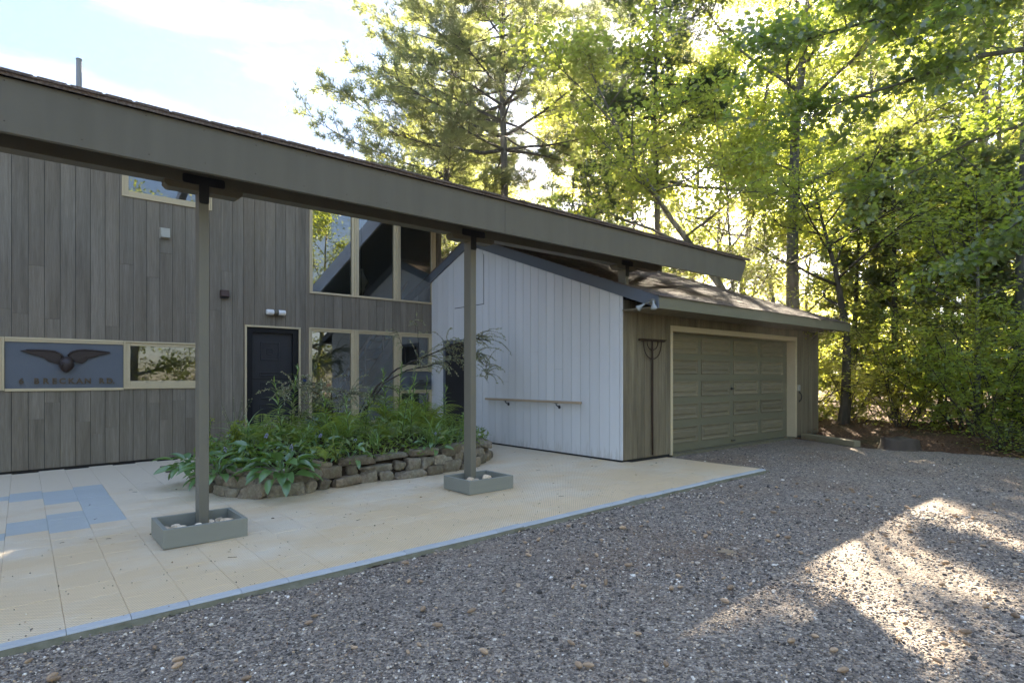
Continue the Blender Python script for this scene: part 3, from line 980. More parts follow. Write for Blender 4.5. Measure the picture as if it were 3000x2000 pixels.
bg.prism([(6.55, rz(6.55) - 0.20), (10.95, rz(10.95) - 0.20), (10.95, rz(10.95) - 0.02), (6.55, rz(6.55) - 0.02)], 'YZ', 2.30, 2.42)
bg.build('barge_board', MAT['white_trim'], roof_o)
be = MB()
be.prism([(-7.0, 3.13), (7.95, 3.13), (8.09, 3.22), (8.09, 3.42), (-7.0, 3.42)], 'XZ', 5.80, 5.945)
beam = be.build('beam', MAT['grey_paint'], house, 0.004)

def t_plate(x, y, ztop, zbot, half, sw):
    """T shaped strap plate with rounded corners"""
    zc = ztop - 0.078
    r = 0.018
    def corner(cx_, cz_, a0):
        return [(cx_ + r * math.cos(rad(a0 + k * 30)), cz_ + r * math.sin(rad(a0 + k * 30))) for k in range(4)]
    p = corner(x + half - r, ztop - r, 90)[::-1] + corner(x + half - r, zc + r, 0)[::-1] + corner(x + sw - 0.002, zbot + r, 0)[::-1][:0]
    top_bar = corner(x + half - r, ztop - r, 0) + corner(x - half + r, ztop - r, 90) + corner(x - half + r, zc + r, 180) + corner(x + half - r, zc + r, 270)
    stem = [(x + sw, zc + 0.0005), (x - sw, zc + 0.0005)] + corner(x - sw + r, zbot + r, 180) + corner(x + sw - r, zbot + r, 270)
    q = MB()
    q.prism(top_bar[::-1], 'XZ', y - 0.007, y - 0.0005)
    q.prism(stem[::-1], 'XZ', y - 0.007, y - 0.0005)
    return q
POSTS = [(1.252, 0.0), (4.240, 0.0), (7.182, 2.80)]
for n_, (px, zb) in enumerate(POSTS):
    if zb == 0.0:
        zb = ground_z(px)
    q = MB()
    w = 0.0415
    q.box(px - w, px + w, 5.80, 5.943, zb, 3.0698)
    post = q.build('post', MAT['grey_post'], house, 0.005)
    if n_ == 2:
        post['label'] = 'short post standing on the garage roof'
    q = MB()
    hl = 0.31 if n_ < 2 else 0.24
    q.prism([(px - hl, 3.10), (px - hl, 3.1297), (px + hl + 0.02, 3.1297), (px + hl + 0.02, 3.10), (px + hl - 0.02, 3.07), (px - hl + 0.03, 3.07)][::-1], 'XZ', 5.804, 5.941)
    q.build('bolster', MAT['grey_paint'], post, 0.003)
    t_plate(px, 5.80, 3.205, 2.965, 0.172 if n_ < 2 else 0.13, 0.041).build('bracket', MAT['black_iron'], post)

pipe = MB()
pipe.tube([(0, 0, 0), (0, 0, 1.06)], 0.042, 14, False)
pipe.tube([(0, 0, 1.06), (0, 0, 0.2)], 0.036, 14, False)
pipe.lathe([(0.042, 1.055), (0.046, 1.056), (0.046, 1.075), (0.036, 1.076)], 14)
o = pipe.build('vent_pipe', MAT['grey_metal'])
o.location = (0.75, 12.5, 5.80)
tag(o, 'grey vent pipe rising above the eave against blue sky', 'vent pipe')

# ================================================================== GARAGE
XG, YG = 7.10, 5.83                        # white side wall plane, front wall plane
garage = thing('garage', 'low garage with white board side wall, panelled grey door and brown shingle roof', 'garage', (0, 0, 0))
def rake_bot(y):
    return 2.653 + 0.367 * (y - 5.83) if y < 9.80 else 2.653 + 0.367 * 3.97 - 0.385 * (y - 9.80)
def gtop(y):
    return rake_bot(y) + 0.20
# white gable wall
q = MB()
q.prism([(5.84, 0.0), (YW + 0.6, 0.0), (YW + 0.6, gtop(YW + 0.6) - 0.03), (9.80, gtop(9.8) - 0.03), (5.84, gtop(5.84) - 0.03)], 'YZ', XG + 0.001, XG + 0.10)
side = q.build('side_wall', MAT['backing'], garage)
DY0, DY1, DZ0, DZ1 = 9.72, 10.80, 0.0, 2.20
ys = [5.831, 5.87] + [5.87 + 0.2065 * k for k in range(1, 30)]
ys = [y for y in ys if y < YW] + [YW]
def white_piece(a, b, z0, z1top=None, z1=None):
    pts_ = [(a, z0), (b, z0)]
    if z1 is not None:
        pts_ += [(b, z1), (a, z1)]
    else:
        pts_ += [(b, rake_bot(b) + 0.06)]
        if a < 9.80 < b:
            pts_ += [(9.80, rake_bot(9.80) + 0.06)]
        pts_ += [(a, rake_bot(a) + 0.06)]
    dx = rng.normal(0, 0.0007)
    return pts_, dx
for i, (a, b) in enumerate(zip(ys[:-1], ys[1:])):
    gap = 0.0036
    a2, b2 = a + gap, b - gap
    z0 = 0.125
    pieces = []
    if b2 <= DY0 or a2 >= DY1:
        j = None
        if i in (7, 10, 14, 18):
            j = {7: 1.55, 10: 1.85, 14: 1.32, 18: 0.9}[i]
        if j:
            pieces = [[white_piece(a2, b2, z0, z1=j)], [white_piece(a2, b2, j + 0.002)]]
        else:
            pieces = [[white_piece(a2, b2, z0)]]
    else:
        g_ = [white_piece(a2, b2, DZ1)]
        if a2 < DY0:
            g_.append(white_piece(a2, DY0, z0, z1=DZ1))
        if b2 > DY1:
            g_.append(white_piece(DY1, b2, z0, z1=DZ1))
        pieces = [g_]
    for g_ in pieces:
        q = MB()
        dx = g_[0][1]
        for pts_, _ in g_:
            q.prism(pts_, 'YZ', XG - 0.016 + dx, XG + 0.0005)
        q.build('board', MAT['white_board'], side)
# loft hatch cut in the boards
q = MB()
frame_pts = [(9.34, 2.87), (10.35, 2.87), (10.35, 3.86), (9.34, 3.86)]
q.prism([(9.345, 2.875), (10.35, 2.875), (10.35, 3.83), (9.345, 3.86)], 'YZ', XG - 0.024, XG - 0.0175)
q.build('hatch', MAT['white_board'], side)
q = MB()
q.box(XG - 0.0178, XG - 0.0168, 9.332, 9.3445, 2.862, 3.87)
q.box(XG - 0.0178, XG - 0.0168, 9.3445, 10.36, 2.862, 2.8745)
q.build('hatch_gap', MAT['backing'], side)
# plinth gap
q = MB()
q.box(XG - 0.004, XG + 0.05, 5.84, 9.7, 0.05, 0.124)
q.build('base_board', MAT['backing'], side)
# grey side door in the white wall
q = MB()
for (y0, y1, z0, z1) in ((10.735, 10.80, 0.1, 2.20), (9.72, 9.785, 0.1, 2.20), (9.785, 10.735, 2.125, 2.20)):
    q.box(XG - 0.026, XG + 0.15, y0, y1, z0, z1)
q.box(XG - 0.03, XG + 0.15, 9.785, 10.735, 0.1, 0.145)
sd = q.build('side_door_frame', MAT['slate_paint'], garage, 0.004)
q = MB()
q.box(XG + 0.11, XG + 0.148, 9.787, 10.733, 0.146, 2.123)
q.box(XG + 0.098, XG + 0.1099, 9.787, 10.733, 0.146, 0.30)
q.build('side_door', MAT['slate_paint'], sd, 0.003)

# front wall with the wide door
GOP = (8.335, 12.965, 0.0, 2.268)
q = MB()
for g in sub_rects(7.11, 14.05, 0.0, 2.62, [GOP]):
    for (a, b, c, d) in g:
        q.box(a, b, YG + 0.003, YG + 0.11, c, d)
front = q.build('front_wall', MAT['backing'], garage)
es_ = [7.10, 7.26] + [7.26 + 0.186 * k for k in range(1, 40)]
es_ = [e for e in es_ if e < 14.0] + [14.09]
for a, b in zip(es_[:-1], es_[1:]):
    for g in sub_rects(a + 0.0018, b - 0.0018, 0.125, 2.60, [GOP]):
        dy = rng.normal(0, 0.001)
        q = MB()
        for (p0, p1, z0, z1) in g:
            q.box(p0, p1, YG - 0.016 + dy, YG + 0.001, z0, z1)
        q.build('board', MAT['siding_garage'], front)
q = MB()
q.box(7.085, 7.099, YG - 0.017, YG + 0.035, 0.125, 2.66)
q.build('corner_board', MAT['white_board'], side)
q = MB()
q.box(13.98, 14.09, YG + 0.112, 12.6, 0.0, 2.6)
q.box(7.2, 14.05, 12.5, 12.6, 0.0, 2.6)
q.build('rear_wall', MAT['siding_garage'], garage)
q = MB()
frame_boxes(q, 8.325, 12.975, 0.10, 2.275, (0.062, 0.072, 0, 0.092), YG - 0.030, YG + 0.0, True, False)
q.box(8.330, 8.388, YG + 0.0005, YG + 0.20, 0.10, 2.18)
q.box(12.905, 12.970, YG + 0.0005, YG + 0.20, 0.10, 2.18)
q.box(8.389, 12.904, YG + 0.0005, YG + 0.20, 2.183, 2.27)
q.build('garage_door_trim', MAT['tan_trim'], garage, 0.004)
q = MB()
q.box(8.389, 12.904, YG - 0.02, YG + 0.26, -0.02, 0.108)
q.build('door_sill', MAT['edge_concrete'], garage)
GY = YG + 0.16
q = MB()
for k in range(5):
    q.box(8.392, 12.90, GY, GY + 0.045, 0.112 + 0.4145 * k, 0.112 + 0.4145 * (k + 1) - 0.005)
q.box(8.392, 12.90, GY + 0.01, GY + 0.044, 0.111, 2.185)
gdoor = q.build('garage_door', MAT['garage_frame'], garage)
rows = [(0.250, 0.535), (0.668, 0.942), (1.062, 1.337), (1.462, 1.725), (1.822, 2.125)]
cols = [(8.425, 9.42), (9.526, 10.517), (10.645, 11.62), (11.735, 12.71)]
for z0, z1 in rows:
    for x0, x1 in cols:
        q = MB()
        y = GY - 0.0005
        d0, d1 = 0.0, -0.016
        # moulded frame falling to a recess, then a raised field
        b1, b2, b3 = 0.018, 0.040, 0.075
        L = [(0, 0.0), (0.002, -0.013), (b1, -0.013), (b2, -0.0015), (b3, -0.0015), (b3 + 0.02, -0.014)]
        vs, fs = [], []
        for ins, h in L:
            vs += [(x0 + ins, y + h, z0 + ins), (x1 - ins, y + h, z0 + ins), (x1 - ins, y + h, z1 - ins), (x0 + ins, y + h, z1 - ins)]
        for r in range(len(L) - 1):
            for c in range(4):
                fs.append((r * 4 + c, r * 4 + (c + 1) % 4, (r + 1) * 4 + (c + 1) % 4, (r + 1) * 4 + c))
        r = (len(L) - 1) * 4
        fs.append((r, r + 1, r + 2, r + 3))
        q.add(vs, fs)
        q.build('panel', MAT['garage_panel'], gdoor)
q = MB()
q.lathe([(0.028, 0.0), (0.028, -0.006), (0.014, -0.012), (0.014, -0.022)][::-1], 10, (10.585, GY - 0.001, 1.185), 'Y')
q.box(10.52, 10.65, GY - 0.028, GY - 0.022, 1.175, 1.195)
q.box(10.55, 10.67, GY - 0.035, GY - 0.0145, 0.17, 0.19)
q.build('door_handle', MAT['black_iron'], gdoor)

# roof of the garage: deck, courses of shingles, rake boards, eave fascia, soffit
YE = 5.13
X0R, X1R = 7.055, 14.06
def gdeck(y):
    return 2.585 + 0.367 * (y - YE) if y <= 9.80 else 2.585 + 0.367 * 4.67 - 0.385 * (y - 9.80)
q = MB()
q.prism([(YE + 0.032, gdeck(YE) - 0.02), (9.80, gdeck(9.80) - 0.03), (12.9, gdeck(12.9) - 0.03), (12.9, gdeck(12.9)), (9.80, gdeck(9.8)), (YE + 0.032, gdeck(YE) + 0.011)], 'YZ', X0R + 0.03, X1R)
groof = q.build('roof', MAT['backing'], garage)
courses = MB()
y = YE - 0.025
ci = 0
while y < 9.80:
    x = X0R - 0.02 - rng.uniform(0, 0.25)
    y1 = min(y + 0.155, 9.80)
    while x < X1R:
        w = rng.uniform(0.16, 0.34)
        a, b = max(x, X0R - 0.018), min(x + w - 0.005, X1R + 0.02)
        if b - a > 0.02:
            t0 = 0.010 + rng.uniform(0, 0.005)
            ey = y + rng.normal(0, 0.003)
            zb0, zb1 = gdeck(ey) + 0.006, gdeck(y1) + 0.003
            courses.add([(a, ey, zb0), (b, ey, zb0), (b, y1, zb1), (a, y1, zb1), (a, ey, zb0 + t0), (b, ey, zb0 + t0), (b, y1, zb1 + 0.003), (a, y1, zb1 + 0.003)],
                        [(4, 5, 6, 7), (0, 1, 5, 4), (1, 2, 6, 5), (3, 0, 4, 7)])
        x += w
    y += 0.142
    ci += 1
courses.prism([(9.70, gdeck(9.70) + 0.012), (9.80, gdeck(9.80) + 0.014), (9.9, gdeck(9.9) + 0.012), (9.9, gdeck(9.9) + 0.022), (9.80, gdeck(9.8) + 0.03), (9.70, gdeck(9.70) + 0.024)], 'YZ', X0R - 0.02, X1R + 0.02)
courses.prism([(9.9, gdeck(9.9) + 0.002), (12.95, gdeck(12.95) + 0.002), (12.95, gdeck(12.95) + 0.016), (9.9, gdeck(9.9) + 0.016)], 'YZ', X0R - 0.02, X1R + 0.02)
kind(courses.build('shingle', MAT['shingle'], groof), 'stuff')
q = MB()
rk = [(YE, 2.385), (5.83, 2.653), (9.80, rake_bot(9.80)), (12.6, rake_bot(12.6)), (12.6, gdeck(12.6) - 0.001), (9.80, gdeck(9.80) - 0.001), (YE, gdeck(YE) - 0.001)]
q.prism([(YE, 2.405), (9.80, rake_bot(9.80)), (9.80, gdeck(9.80) + 0.002), (YE, gdeck(YE) + 0.002)], 'YZ', X0R - 0.005, XG - 0.0175)
q.prism([(9.80, rake_bot(9.80)), (12.6, rake_bot(12.6)), (12.6, gdeck(12.6) + 0.002), (9.80, gdeck(9.80) + 0.002)], 'YZ', X0R - 0.005, XG - 0.0175)
q.build('rake_board', MAT['slate_paint'], groof, 0.002)
q = MB()
q.box(XG - 0.017, X1R + 0.015, YE - 0.001, YE + 0.030, 2.408, 2.588)
q.build('fascia', MAT['garage_frame'], groof, 0.003)
q = MB()
q.box(XG - 0.017, X1R - 0.02, YE + 0.031, YG - 0.017, 2.425, 2.445)
q.build('soffit', MAT['siding_garage'], groof)
q = MB()
q.prism([(YE + 0.031, 2.446), (YE + 0.031, gdeck(YE + 0.03) - 0.03), (9.80, gdeck(9.80) - 0.035), (12.6, gdeck(12.6) - 0.035), (12.6, 2.5), (5.9, 2.5)], 'YZ', X1R - 0.06, X1R - 0.005)
q.build('gable_end', MAT['siding_garage'], groof)

# ================================================================== THINGS ON THE WALLS
# carved eagle
eagle = thing('eagle_ornament', 'dark carved eagle with wide spread wings on the slate panel', 'ornament', (0.513, YW - 0.0125, 1.64))
def off(p):
    return (p[0] - 0.513, p[1] - 1.64)
wl = [(-0.022, 1.801), (0.05, 1.815), (0.288, 1.814), (0.386, 1.80), (0.453, 1.755), (0.50, 1.689), (0.48, 1.62), (0.42, 1.60), (0.373, 1.619), (0.301, 1.643), (0.255, 1.692), (0.075, 1.758)]
wr = [(0.537, 1.70), (0.54, 1.735), (0.581, 1.792), (0.656, 1.824), (0.753, 1.836), (0.937, 1.819), (1.078, 1.801), (1.067, 1.783), (0.937, 1.75), (0.894, 1.722), (0.795, 1.694), (0.767, 1.655), (0.712, 1.615), (0.66, 1.63), (0.60, 1.66)]
for w_, root in ((wl, (0.45, 1.70)), (wr, (0.60, 1.73))):
    q = MB()
    q.prism([off(p) for p in w_], 'XZ', -0.016, 0.0)
    tip = w_[0] if w_ is wl else (1.075, 1.80)
    low = [(0.0, 1.79), (0.075, 1.765), (0.16, 1.735), (0.245, 1.70), (0.285, 1.665), (0.34, 1.64), (0.40, 1.62)] if w_ is wl else [(1.06, 1.79), (0.97, 1.765), (0.90, 1.735), (0.81, 1.70), (0.775, 1.665), (0.73, 1.63), (0.67, 1.64)]
    for k, p in enumerate(low):
        a, b = Vector((root[0], 0, root[1] + 0.045 - k * 0.012)), Vector((p[0], 0, p[1]))
        d = (b - a).normalized()
        n = Vector((-d.z, 0, d.x)) * 0.013
        pp = [a + n, a - n, a.lerp(b, 0.8) - n, b, a.lerp(b, 0.8) + n]
        q.prism([off((v.x, v.z)) for v in pp], 'XZ', -0.026 - 0.001 * k, -0.0155)
    q.tube([(off(p)[0], -0.02, off(p)[1]) for p in (w_[1:6] if w_ is wl else w_[1:7])], [0.008, 0.012, 0.014, 0.015, 0.014] if w_ is wl else [0.014, 0.015, 0.014, 0.013, 0.011, 0.006], 6)
    q.build('wing', MAT['bronze'], eagle)
q = MB()
q.tube([(0, -0.02, 0.06), (0.005, -0.035, 0.02), (0.01, -0.045, -0.04), (0.005, -0.04, -0.09), (0.0, -0.03, -0.13), (0.0, -0.015, -0.158)], [0.05, 0.085, 0.10, 0.085, 0.05, 0.012], 10)
for s in (-1, 1):
    q.tube([(s * 0.04, -0.05, -0.05), (s * 0.05, -0.075, -0.09), (s * 0.045, -0.07, -0.12)], [0.026, 0.024, 0.010], 6)
q.build('body', MAT['bronze'], eagle)
q = MB()
q.tube([(-0.02, -0.06, 0.0), (-0.028, -0.095, -0.012), (-0.04, -0.115, -0.03)], [0.034, 0.038, 0.022], 8)
q.tube([(-0.042, -0.118, -0.03), (-0.058, -0.128, -0.045), (-0.06, -0.122, -0.066)], [0.015, 0.011, 0.003], 6)
q.build('head', MAT['bronze'], eagle)

addr = thing('address_letters', 'row of small raised letters reading 6 BRECKAN RD. under the eagle', 'lettering', (0.56, YW - 0.0125, 1.352))
def text_mesh(ch, size, ext):
    cu = bpy.data.curves.new('letter', 'FONT')
    cu.body = ch
    cu.size = size
    cu.extrude = ext
    cu.offset = 0.0036
    cu.resolution_u = 3
    cu.align_x = 'CENTER'
    o = bpy.data.objects.new('letter', cu)
    C.objects.link(o)
    dg = bpy.context.evaluated_depsgraph_get()
    me = bpy.data.meshes.new_from_object(o.evaluated_get(dg))
    bpy.data.objects.remove(o)
    bpy.data.curves.remove(cu)
    me.transform(Matrix.Rotation(rad(90), 4, 'X'))
    return me
for ch, x in zip('6BRECKANRD.', (-0.01, 0.165, 0.274, 0.376, 0.473, 0.581, 0.684, 0.788, 0.966, 1.071, 1.126)):
    me = text_mesh(ch, 0.116, 0.007)
    o = obj('letter', me, MAT['brass'], addr)
    o.location = (x - 0.56, -0.007, -0.041)

num = thing('house_number', 'small black 6 and upside down 6 above and below a blue block beside the door', 'house number', (4.197, YW - 0.018, 1.34))
for ch, z in (('6', 0.028), ('9', -0.10)):
    o = obj('digit', text_mesh(ch, 0.118, 0.004), MAT['black_iron'], num)
    o.location = (0, -0.004, z)
q = MB()
q.box(-0.036, 0.036, -0.012, 0.0, -0.018, 0.022)
q.build('plate', MAT['blue_block'], num, 0.003)

hood = thing('vent_hood', 'small cream square vent hood high on the grey boards', 'vent', (1.84, YW - 0.017, 3.82))
q = MB()
q.add([(-0.07, 0, -0.085), (0.07, 0, -0.085), (0.07, 0, 0.085), (-0.07, 0, 0.085), (-0.066, -0.09, -0.08), (0.066, -0.09, -0.08), (0.066, -0.03, 0.083), (-0.066, -0.03, 0.083)],
      [(3, 2, 6, 7), (0, 3, 7, 4), (1, 5, 6, 2), (4, 7, 6, 5), (0, 1, 2, 3)])
q.build('hood', MAT['cream_box'], hood, 0.004)
q = MB()
q.box(-0.078, 0.078, -0.006, -0.0005, -0.092, 0.09)
q.build('flange', MAT['cream_box'], hood)
hood2 = thing('vent_hood', 'brown metal hooded vent box on the wall left of the door light', 'vent', (2.757, YW - 0.017, 2.88))
q = MB()
q.add([(-0.07, 0, -0.07), (0.07, 0, -0.07), (0.07, 0, 0.07), (-0.07, 0, 0.07), (-0.068, -0.10, -0.045), (0.068, -0.10, -0.045), (0.068, -0.09, 0.067), (-0.068, -0.09, 0.067)],
      [(3, 2, 6, 7), (0, 3, 7, 4), (1, 5, 6, 2), (4, 7, 6, 5), (0, 1, 2, 3), (0, 4, 5, 1)])
q.build('hood', MAT['copper_box'], hood2, 0.004)
q = MB()
for k in range(3):
    q.box(-0.06, 0.06, -0.07 + k * 0.02, -0.065 + k * 0.02, -0.075, -0.046)
q.build('louvre', MAT['black_iron'], hood2)

wlt = thing('wall_light', 'twin white cylinder wall light above the black front door', 'wall light', (3.636, YW - 0.017, 2.612))
for s in (-1, 1):
    q = MB()
    q.lathe([(0.046, s * 0.042), (0.050, s * 0.052), (0.050, s * 0.155), (0.044, s * 0.170), (0.028, s * 0.176)][::s], 16, (0, -0.075, 0), 'X')
    q.build('lamp_shade', MAT['white_plastic'], wlt)
q = MB()
q.lathe([(0.048, -0.041), (0.048, 0.041)], 16, (0, -0.075, 0), 'X')
q.box(-0.04, 0.04, -0.06, 0.0, -0.055, 0.055)
q.build('mount', MAT['grey_paint'], wlt)

mbx = thing('mailbox', 'grey green rounded mailbox on the panel between two small windows', 'mailbox', (6.735, YW - 0.0125, 1.325))
q = MB()
prof = [(0.0, -0.085), (-0.125, -0.085), (-0.135, -0.06), (-0.12, 0.03), (-0.085, 0.072), (-0.03, 0.088), (0.0, 0.088)]
q.prism([(y_, z_) for y_, z_ in prof], 'YZ', -0.215, 0.215)
q.build('body', MAT['mailbox'], mbx, 0.006)
q = MB()
q.box(-0.215, 0.225, -0.142, -0.1355, -0.045, -0.035)
q.box(-0.05, 0.05, -0.145, -0.128, 0.0, 0.012)
q.build('lid', MAT['black_iron'], mbx)

# handrail on the white wall
hr = thing('handrail', 'pale wooden handrail fixed to the white board wall', 'handrail', (XG - 0.0165, 7.89, 0.98))
q = MB()
q.prism([(-1.28, -0.013), (1.28, -0.018), (1.285, 0.022), (-1.285, 0.027)], 'YZ', -0.105, -0.055)
q.build('rail', MAT['rail_wood'], hr, 0.009)
for y in (-0.70, 0.67):
    q = MB()
    q.tube([(-0.08, y, -0.02), (-0.08, y, -0.045), (-0.05, y, -0.065), (-0.01, y, -0.08)], 0.008, 6)
    q.box(-0.10, -0.06, y - 0.035, y + 0.035, -0.023, -0.0175)
    q.lathe([(0.03, -0.006), (0.03, 0.0)], 10, (0, y, -0.085), 'X')
    q.build('bracket', MAT['black_iron'], hr)

# hay rake hung on the garage front
hrk = thing('hay_rake', 'old brown wooden hay rake hanging head up on the garage wall', 'rake', (7.79, YG - 0.05, 2.0))
q = MB()
q.box(-0.335, 0.335, -0.022, 0.022, -0.016, 0.018)
q.build('head', MAT['old_wood'], hrk, 0.006)
for k in range(13):
    q = MB()
    x = -0.315 + k * 0.0525
    q.tube([(x, 0.0, 0.010), (x, -0.06, 0.012)], [0.006, 0.004], 5)
    q.build('tooth', MAT['old_wood'], hrk)
q = MB()
q.tube([(0, 0.0, 0.0), (0.004, 0.0, -0.4), (0.0, 0.0, -1.1), (0.006, 0.0, -1.845)], [0.014, 0.017, 0.018, 0.015], 8)
q.build('handle', MAT['old_wood'], hrk)
for r_, d_ in ((0.235, 0.30), (0.145, 0.155)):
    q = MB()
    q.tube([(r_ * math.cos(w), -0.004, -d_ * abs(math.sin(w)) ** 0.8) for w in np.linspace(math.pi, 2 * math.pi, 17)], 0.0085, 6)
    q.build('bow', MAT['old_wood'], hrk)

# twin floodlight at the garage eave
fl = thing('floodlight', 'twin bare bulb floodlight under the garage rake corner', 'floodlight', (7.04, 5.22, 2.50))
q = MB()
q.lathe([(0.05, -0.02), (0.055, 0.0)], 12, (0.005, 0, 0), 'X')
q.tube([(-0.01, 0.02, 0), (-0.05, 0.07, -0.01), (-0.055, 0.10, -0.02)], 0.012, 7)
q.tube([(-0.01, -0.02, 0), (-0.05, -0.04, 0.01), (-0.06, -0.055, 0.0)], 0.012, 7)
q.build('mount', MAT['grey_post'], fl)
def bulb(p, d):
    p, d = Vector(p), Vector(d).normalized()
    q = MB()
    prof_ = [(0.015, 0.0), (0.017, 0.04), (0.020, 0.047), (0.041, 0.092), (0.050, 0.112), (0.049, 0.12), (0.037, 0.13), (0.010, 0.135)]
    q.lathe(prof_, 14)
    rot = d.to_track_quat('Z', 'Y').to_matrix()
    q.v = [tuple(rot @ Vector(v) + p) for v in q.v]
    q.build('bulb', MAT['lamp_glass'], fl)
bulb((-0.06, -0.055, 0.01), (0.05, -0.10, -1))
bulb((-0.055, 0.10, -0.02), (-0.35, 0.75, -0.55))

kp = thing('keypad', 'small cream keypad box beside the garage door trim', 'keypad', (13.06, YG - 0.017, 1.17))
q = MB()
q.box(-0.05, 0.04, -0.035, 0.0, -0.065, 0.065)
q.build('case', MAT['cream_box'], kp, 0.006)
q = MB()
for i in range(3):
    for j in range(4):
        q.box(-0.034 + i * 0.022, -0.019 + i * 0.022, -0.038, -0.0352, -0.045 + j * 0.02, -0.031 + j * 0.02)
q.build('keys', MAT['grey_metal'], kp)
hd = thing('pull_handle', 'black iron pull handle under the keypad right of the garage door', 'handle', (13.11, YG - 0.017, 0.975))
q = MB()
q.tube([(0, -0.004, 0.10), (0, -0.035, 0.075), (0.01, -0.05, 0.0), (0, -0.035, -0.075), (0, -0.004, -0.10)], [0.010, 0.010, 0.012, 0.010, 0.010], 7)
q.build('grip', MAT['black_iron'], hd)
q = MB()
for z in (0.1, -0.1):
    q.box(-0.022, 0.022, -0.005, 0.0, z - 0.03, z + 0.03)
q.build('plate', MAT['black_iron'], hd, 0.003)

dm = MB()
dm.box(0, 0.95, 0, 0.62, 0.0, 0.014)
o = dm.build('doormat', MAT['mat'], None, 0.004)
o.location = (1.60, 9.74, ground_z(1.9) + 0.002)
o.rotation_euler = (0, -SL, rad(-2))
tag(o, 'brown doormat lying on the tan tiles left of the planted bed', 'doormat')

# ------------------------------------------------------------------ trays round the posts, and stones in them
def stone_mesh(seed, lx, ly, lz, n=2, rough=0.22, flat=0.0):
    """irregular lump from a subdivided cube"""
    r = np.random.default_rng(seed)
    g = np.linspace(-1, 1, n + 2)
    idx, V, F = {}, [], []
    def vid(p):
        k = tuple(np.round(p, 5))
        if k not in idx:
            idx[k] = len(V)
            V.append(p)
        return idx[k]
    for ax in range(3):
        for s in (-1, 1):
            for i in range(n + 1):
                for j in range(n + 1):
                    c = []
                    for (u, v) in ((g[i], g[j]), (g[i + 1], g[j]), (g[i + 1], g[j + 1]), (g[i], g[j + 1])):
                        p = np.zeros(3)
                        p[ax] = s
                        p[(ax + 1) % 3] = u
                        p[(ax + 2) % 3] = v
                        c.append(vid(p))
                    F.append(c if s > 0 else c[::-1])
    V = np.array(V)
    nr = np.linalg.norm(V, axis=1, keepdims=True)
    V = V / nr ** (0.62 - flat)
    a = r.normal(0, 1, (4, 3))
    ph = r.uniform(0, 6, 4)
    d = sum(np.sin(V @ a[i] * 1.7 + ph[i]) for i in range(4))[:, None] / 4
    V = V * (1 + rough * d) + r.normal(0, rough * 0.10, V.shape)
    V = V / np.abs(V).max(axis=0) * np.array([lx, ly, lz]) / 2
    return V, np.array(F)

def tray(x0, x1, y0, y1, px, label):
    cx, cy = (x0 + x1) / 2, (y0 + y1) / 2
    z = ground_z(px)
    tr = thing('post_tray', label, 'tray', (cx, cy, z + 0.002), 'wooden trays round the canopy posts')
    w, d, h, t = (x1 - x0) / 2, (y1 - y0) / 2, 0.158, 0.036
    for b in ((-w, w, -d, -d + t), (-w, w, d - t, d), (-w, -w + t, -d + t + .0005, d - t - .0005), (w - t, w, -d + t + .0005, d - t - .0005)):
        q = MB()
        q.box(*b, 0.0, h)
        q.build('side_board', MAT['grey_tray'], tr, 0.004)
    q = MB()
    q.box(-w + t + .001, w - t - .001, -d + t + .001, d - t - .001, 0.005, 0.05)
    q.build('fill', MAT['soil'], tr)
    return cx, cy, z
def put_cobble(x, y, z, s, seed, label, cat='stone', group=None):
    V, F = stone_mesh(seed, s, s * rng.uniform(0.7, 0.9), s * rng.uniform(0.55, 0.72), 2, 0.16)
    o = obj('cobble', np_mesh('cobble', V, F, True), MAT['cobble'])
    o.location = (x, y, z)
    o.rotation_euler = (rng.normal(0, 0.2), rng.normal(0, 0.2), rng.uniform(0, 6.28))
    sm = o.modifiers.new('smooth', 'SUBSURF')
    sm.levels = sm.render_levels = 1
    return tag(o, label, cat, group)
c1 = tray(0.872, 1.520, 5.43, 5.99, 1.25, 'grey wooden tray round the base of the post nearest the door mat')
c2 = tray(3.93, 4.585, 5.45, 5.99, 4.24, 'grey wooden tray round the base of the post beside the stone edging')
COBBLES = {'left1': ['largest pale cobble in the front left corner of the near tray', 'cobble behind the largest one at the left end of the near tray', 'small cobble just right of the largest one in the near tray', 'cobble midway between the left board and the near post', 'small cobble by the front board just left of the near post', 'rounded cobble touching the left side of the near post', 'cobble at the middle of the left board inside the near tray', 'smallest cobble wedged in the front left corner of the near tray', 'tiny cobble against the front board of the near tray', 'cobble by the back board left of the near post'], 'right1': ['small cobble touching the right side of the near post', 'flat cobble just right of the near post toward the front', 'small cobble in the middle of the near tray right half', 'large cobble at the right end of the near tray', 'cobble by the right board toward the front of the near tray', 'cobble by the back board right of the near post', 'cobble behind the near post by the back board', 'tiny cobble by the front board right of the near post'], 'left2': ['white cobble left of a similar one in the far tray', 'white cobble touching the back left of the far post', 'large white cobble in front of the other two left of the far post', 'small cobble in the back left corner of the far tray', 'small cobble in the front left corner of the far tray'], 'right2': ['largest cobble right of the far post', 'small cobble in the front right corner of the far tray', 'small cobble in the back right corner of the far tray']}
left1 = [(-0.235, -0.13, 0.16), (-0.20, -0.02, 0.10), (-0.145, -0.11, 0.085), (-0.13, 0.02, 0.10), (-0.06, -0.12, 0.07), (-0.03, -0.03, 0.12), (-0.25, 0.06, 0.12), (-0.27, -0.17, 0.07), (-0.09, -0.19, 0.06), (-0.16, 0.12, 0.10)]
right1 = [(0.12, 0.03, 0.07), (0.155, -0.06, 0.12), (0.20, 0.0, 0.08), (0.235, 0.06, 0.12), (0.255, -0.06, 0.10), (0.19, 0.14, 0.10), (0.12, 0.14, 0.09), (0.14, -0.18, 0.05)]
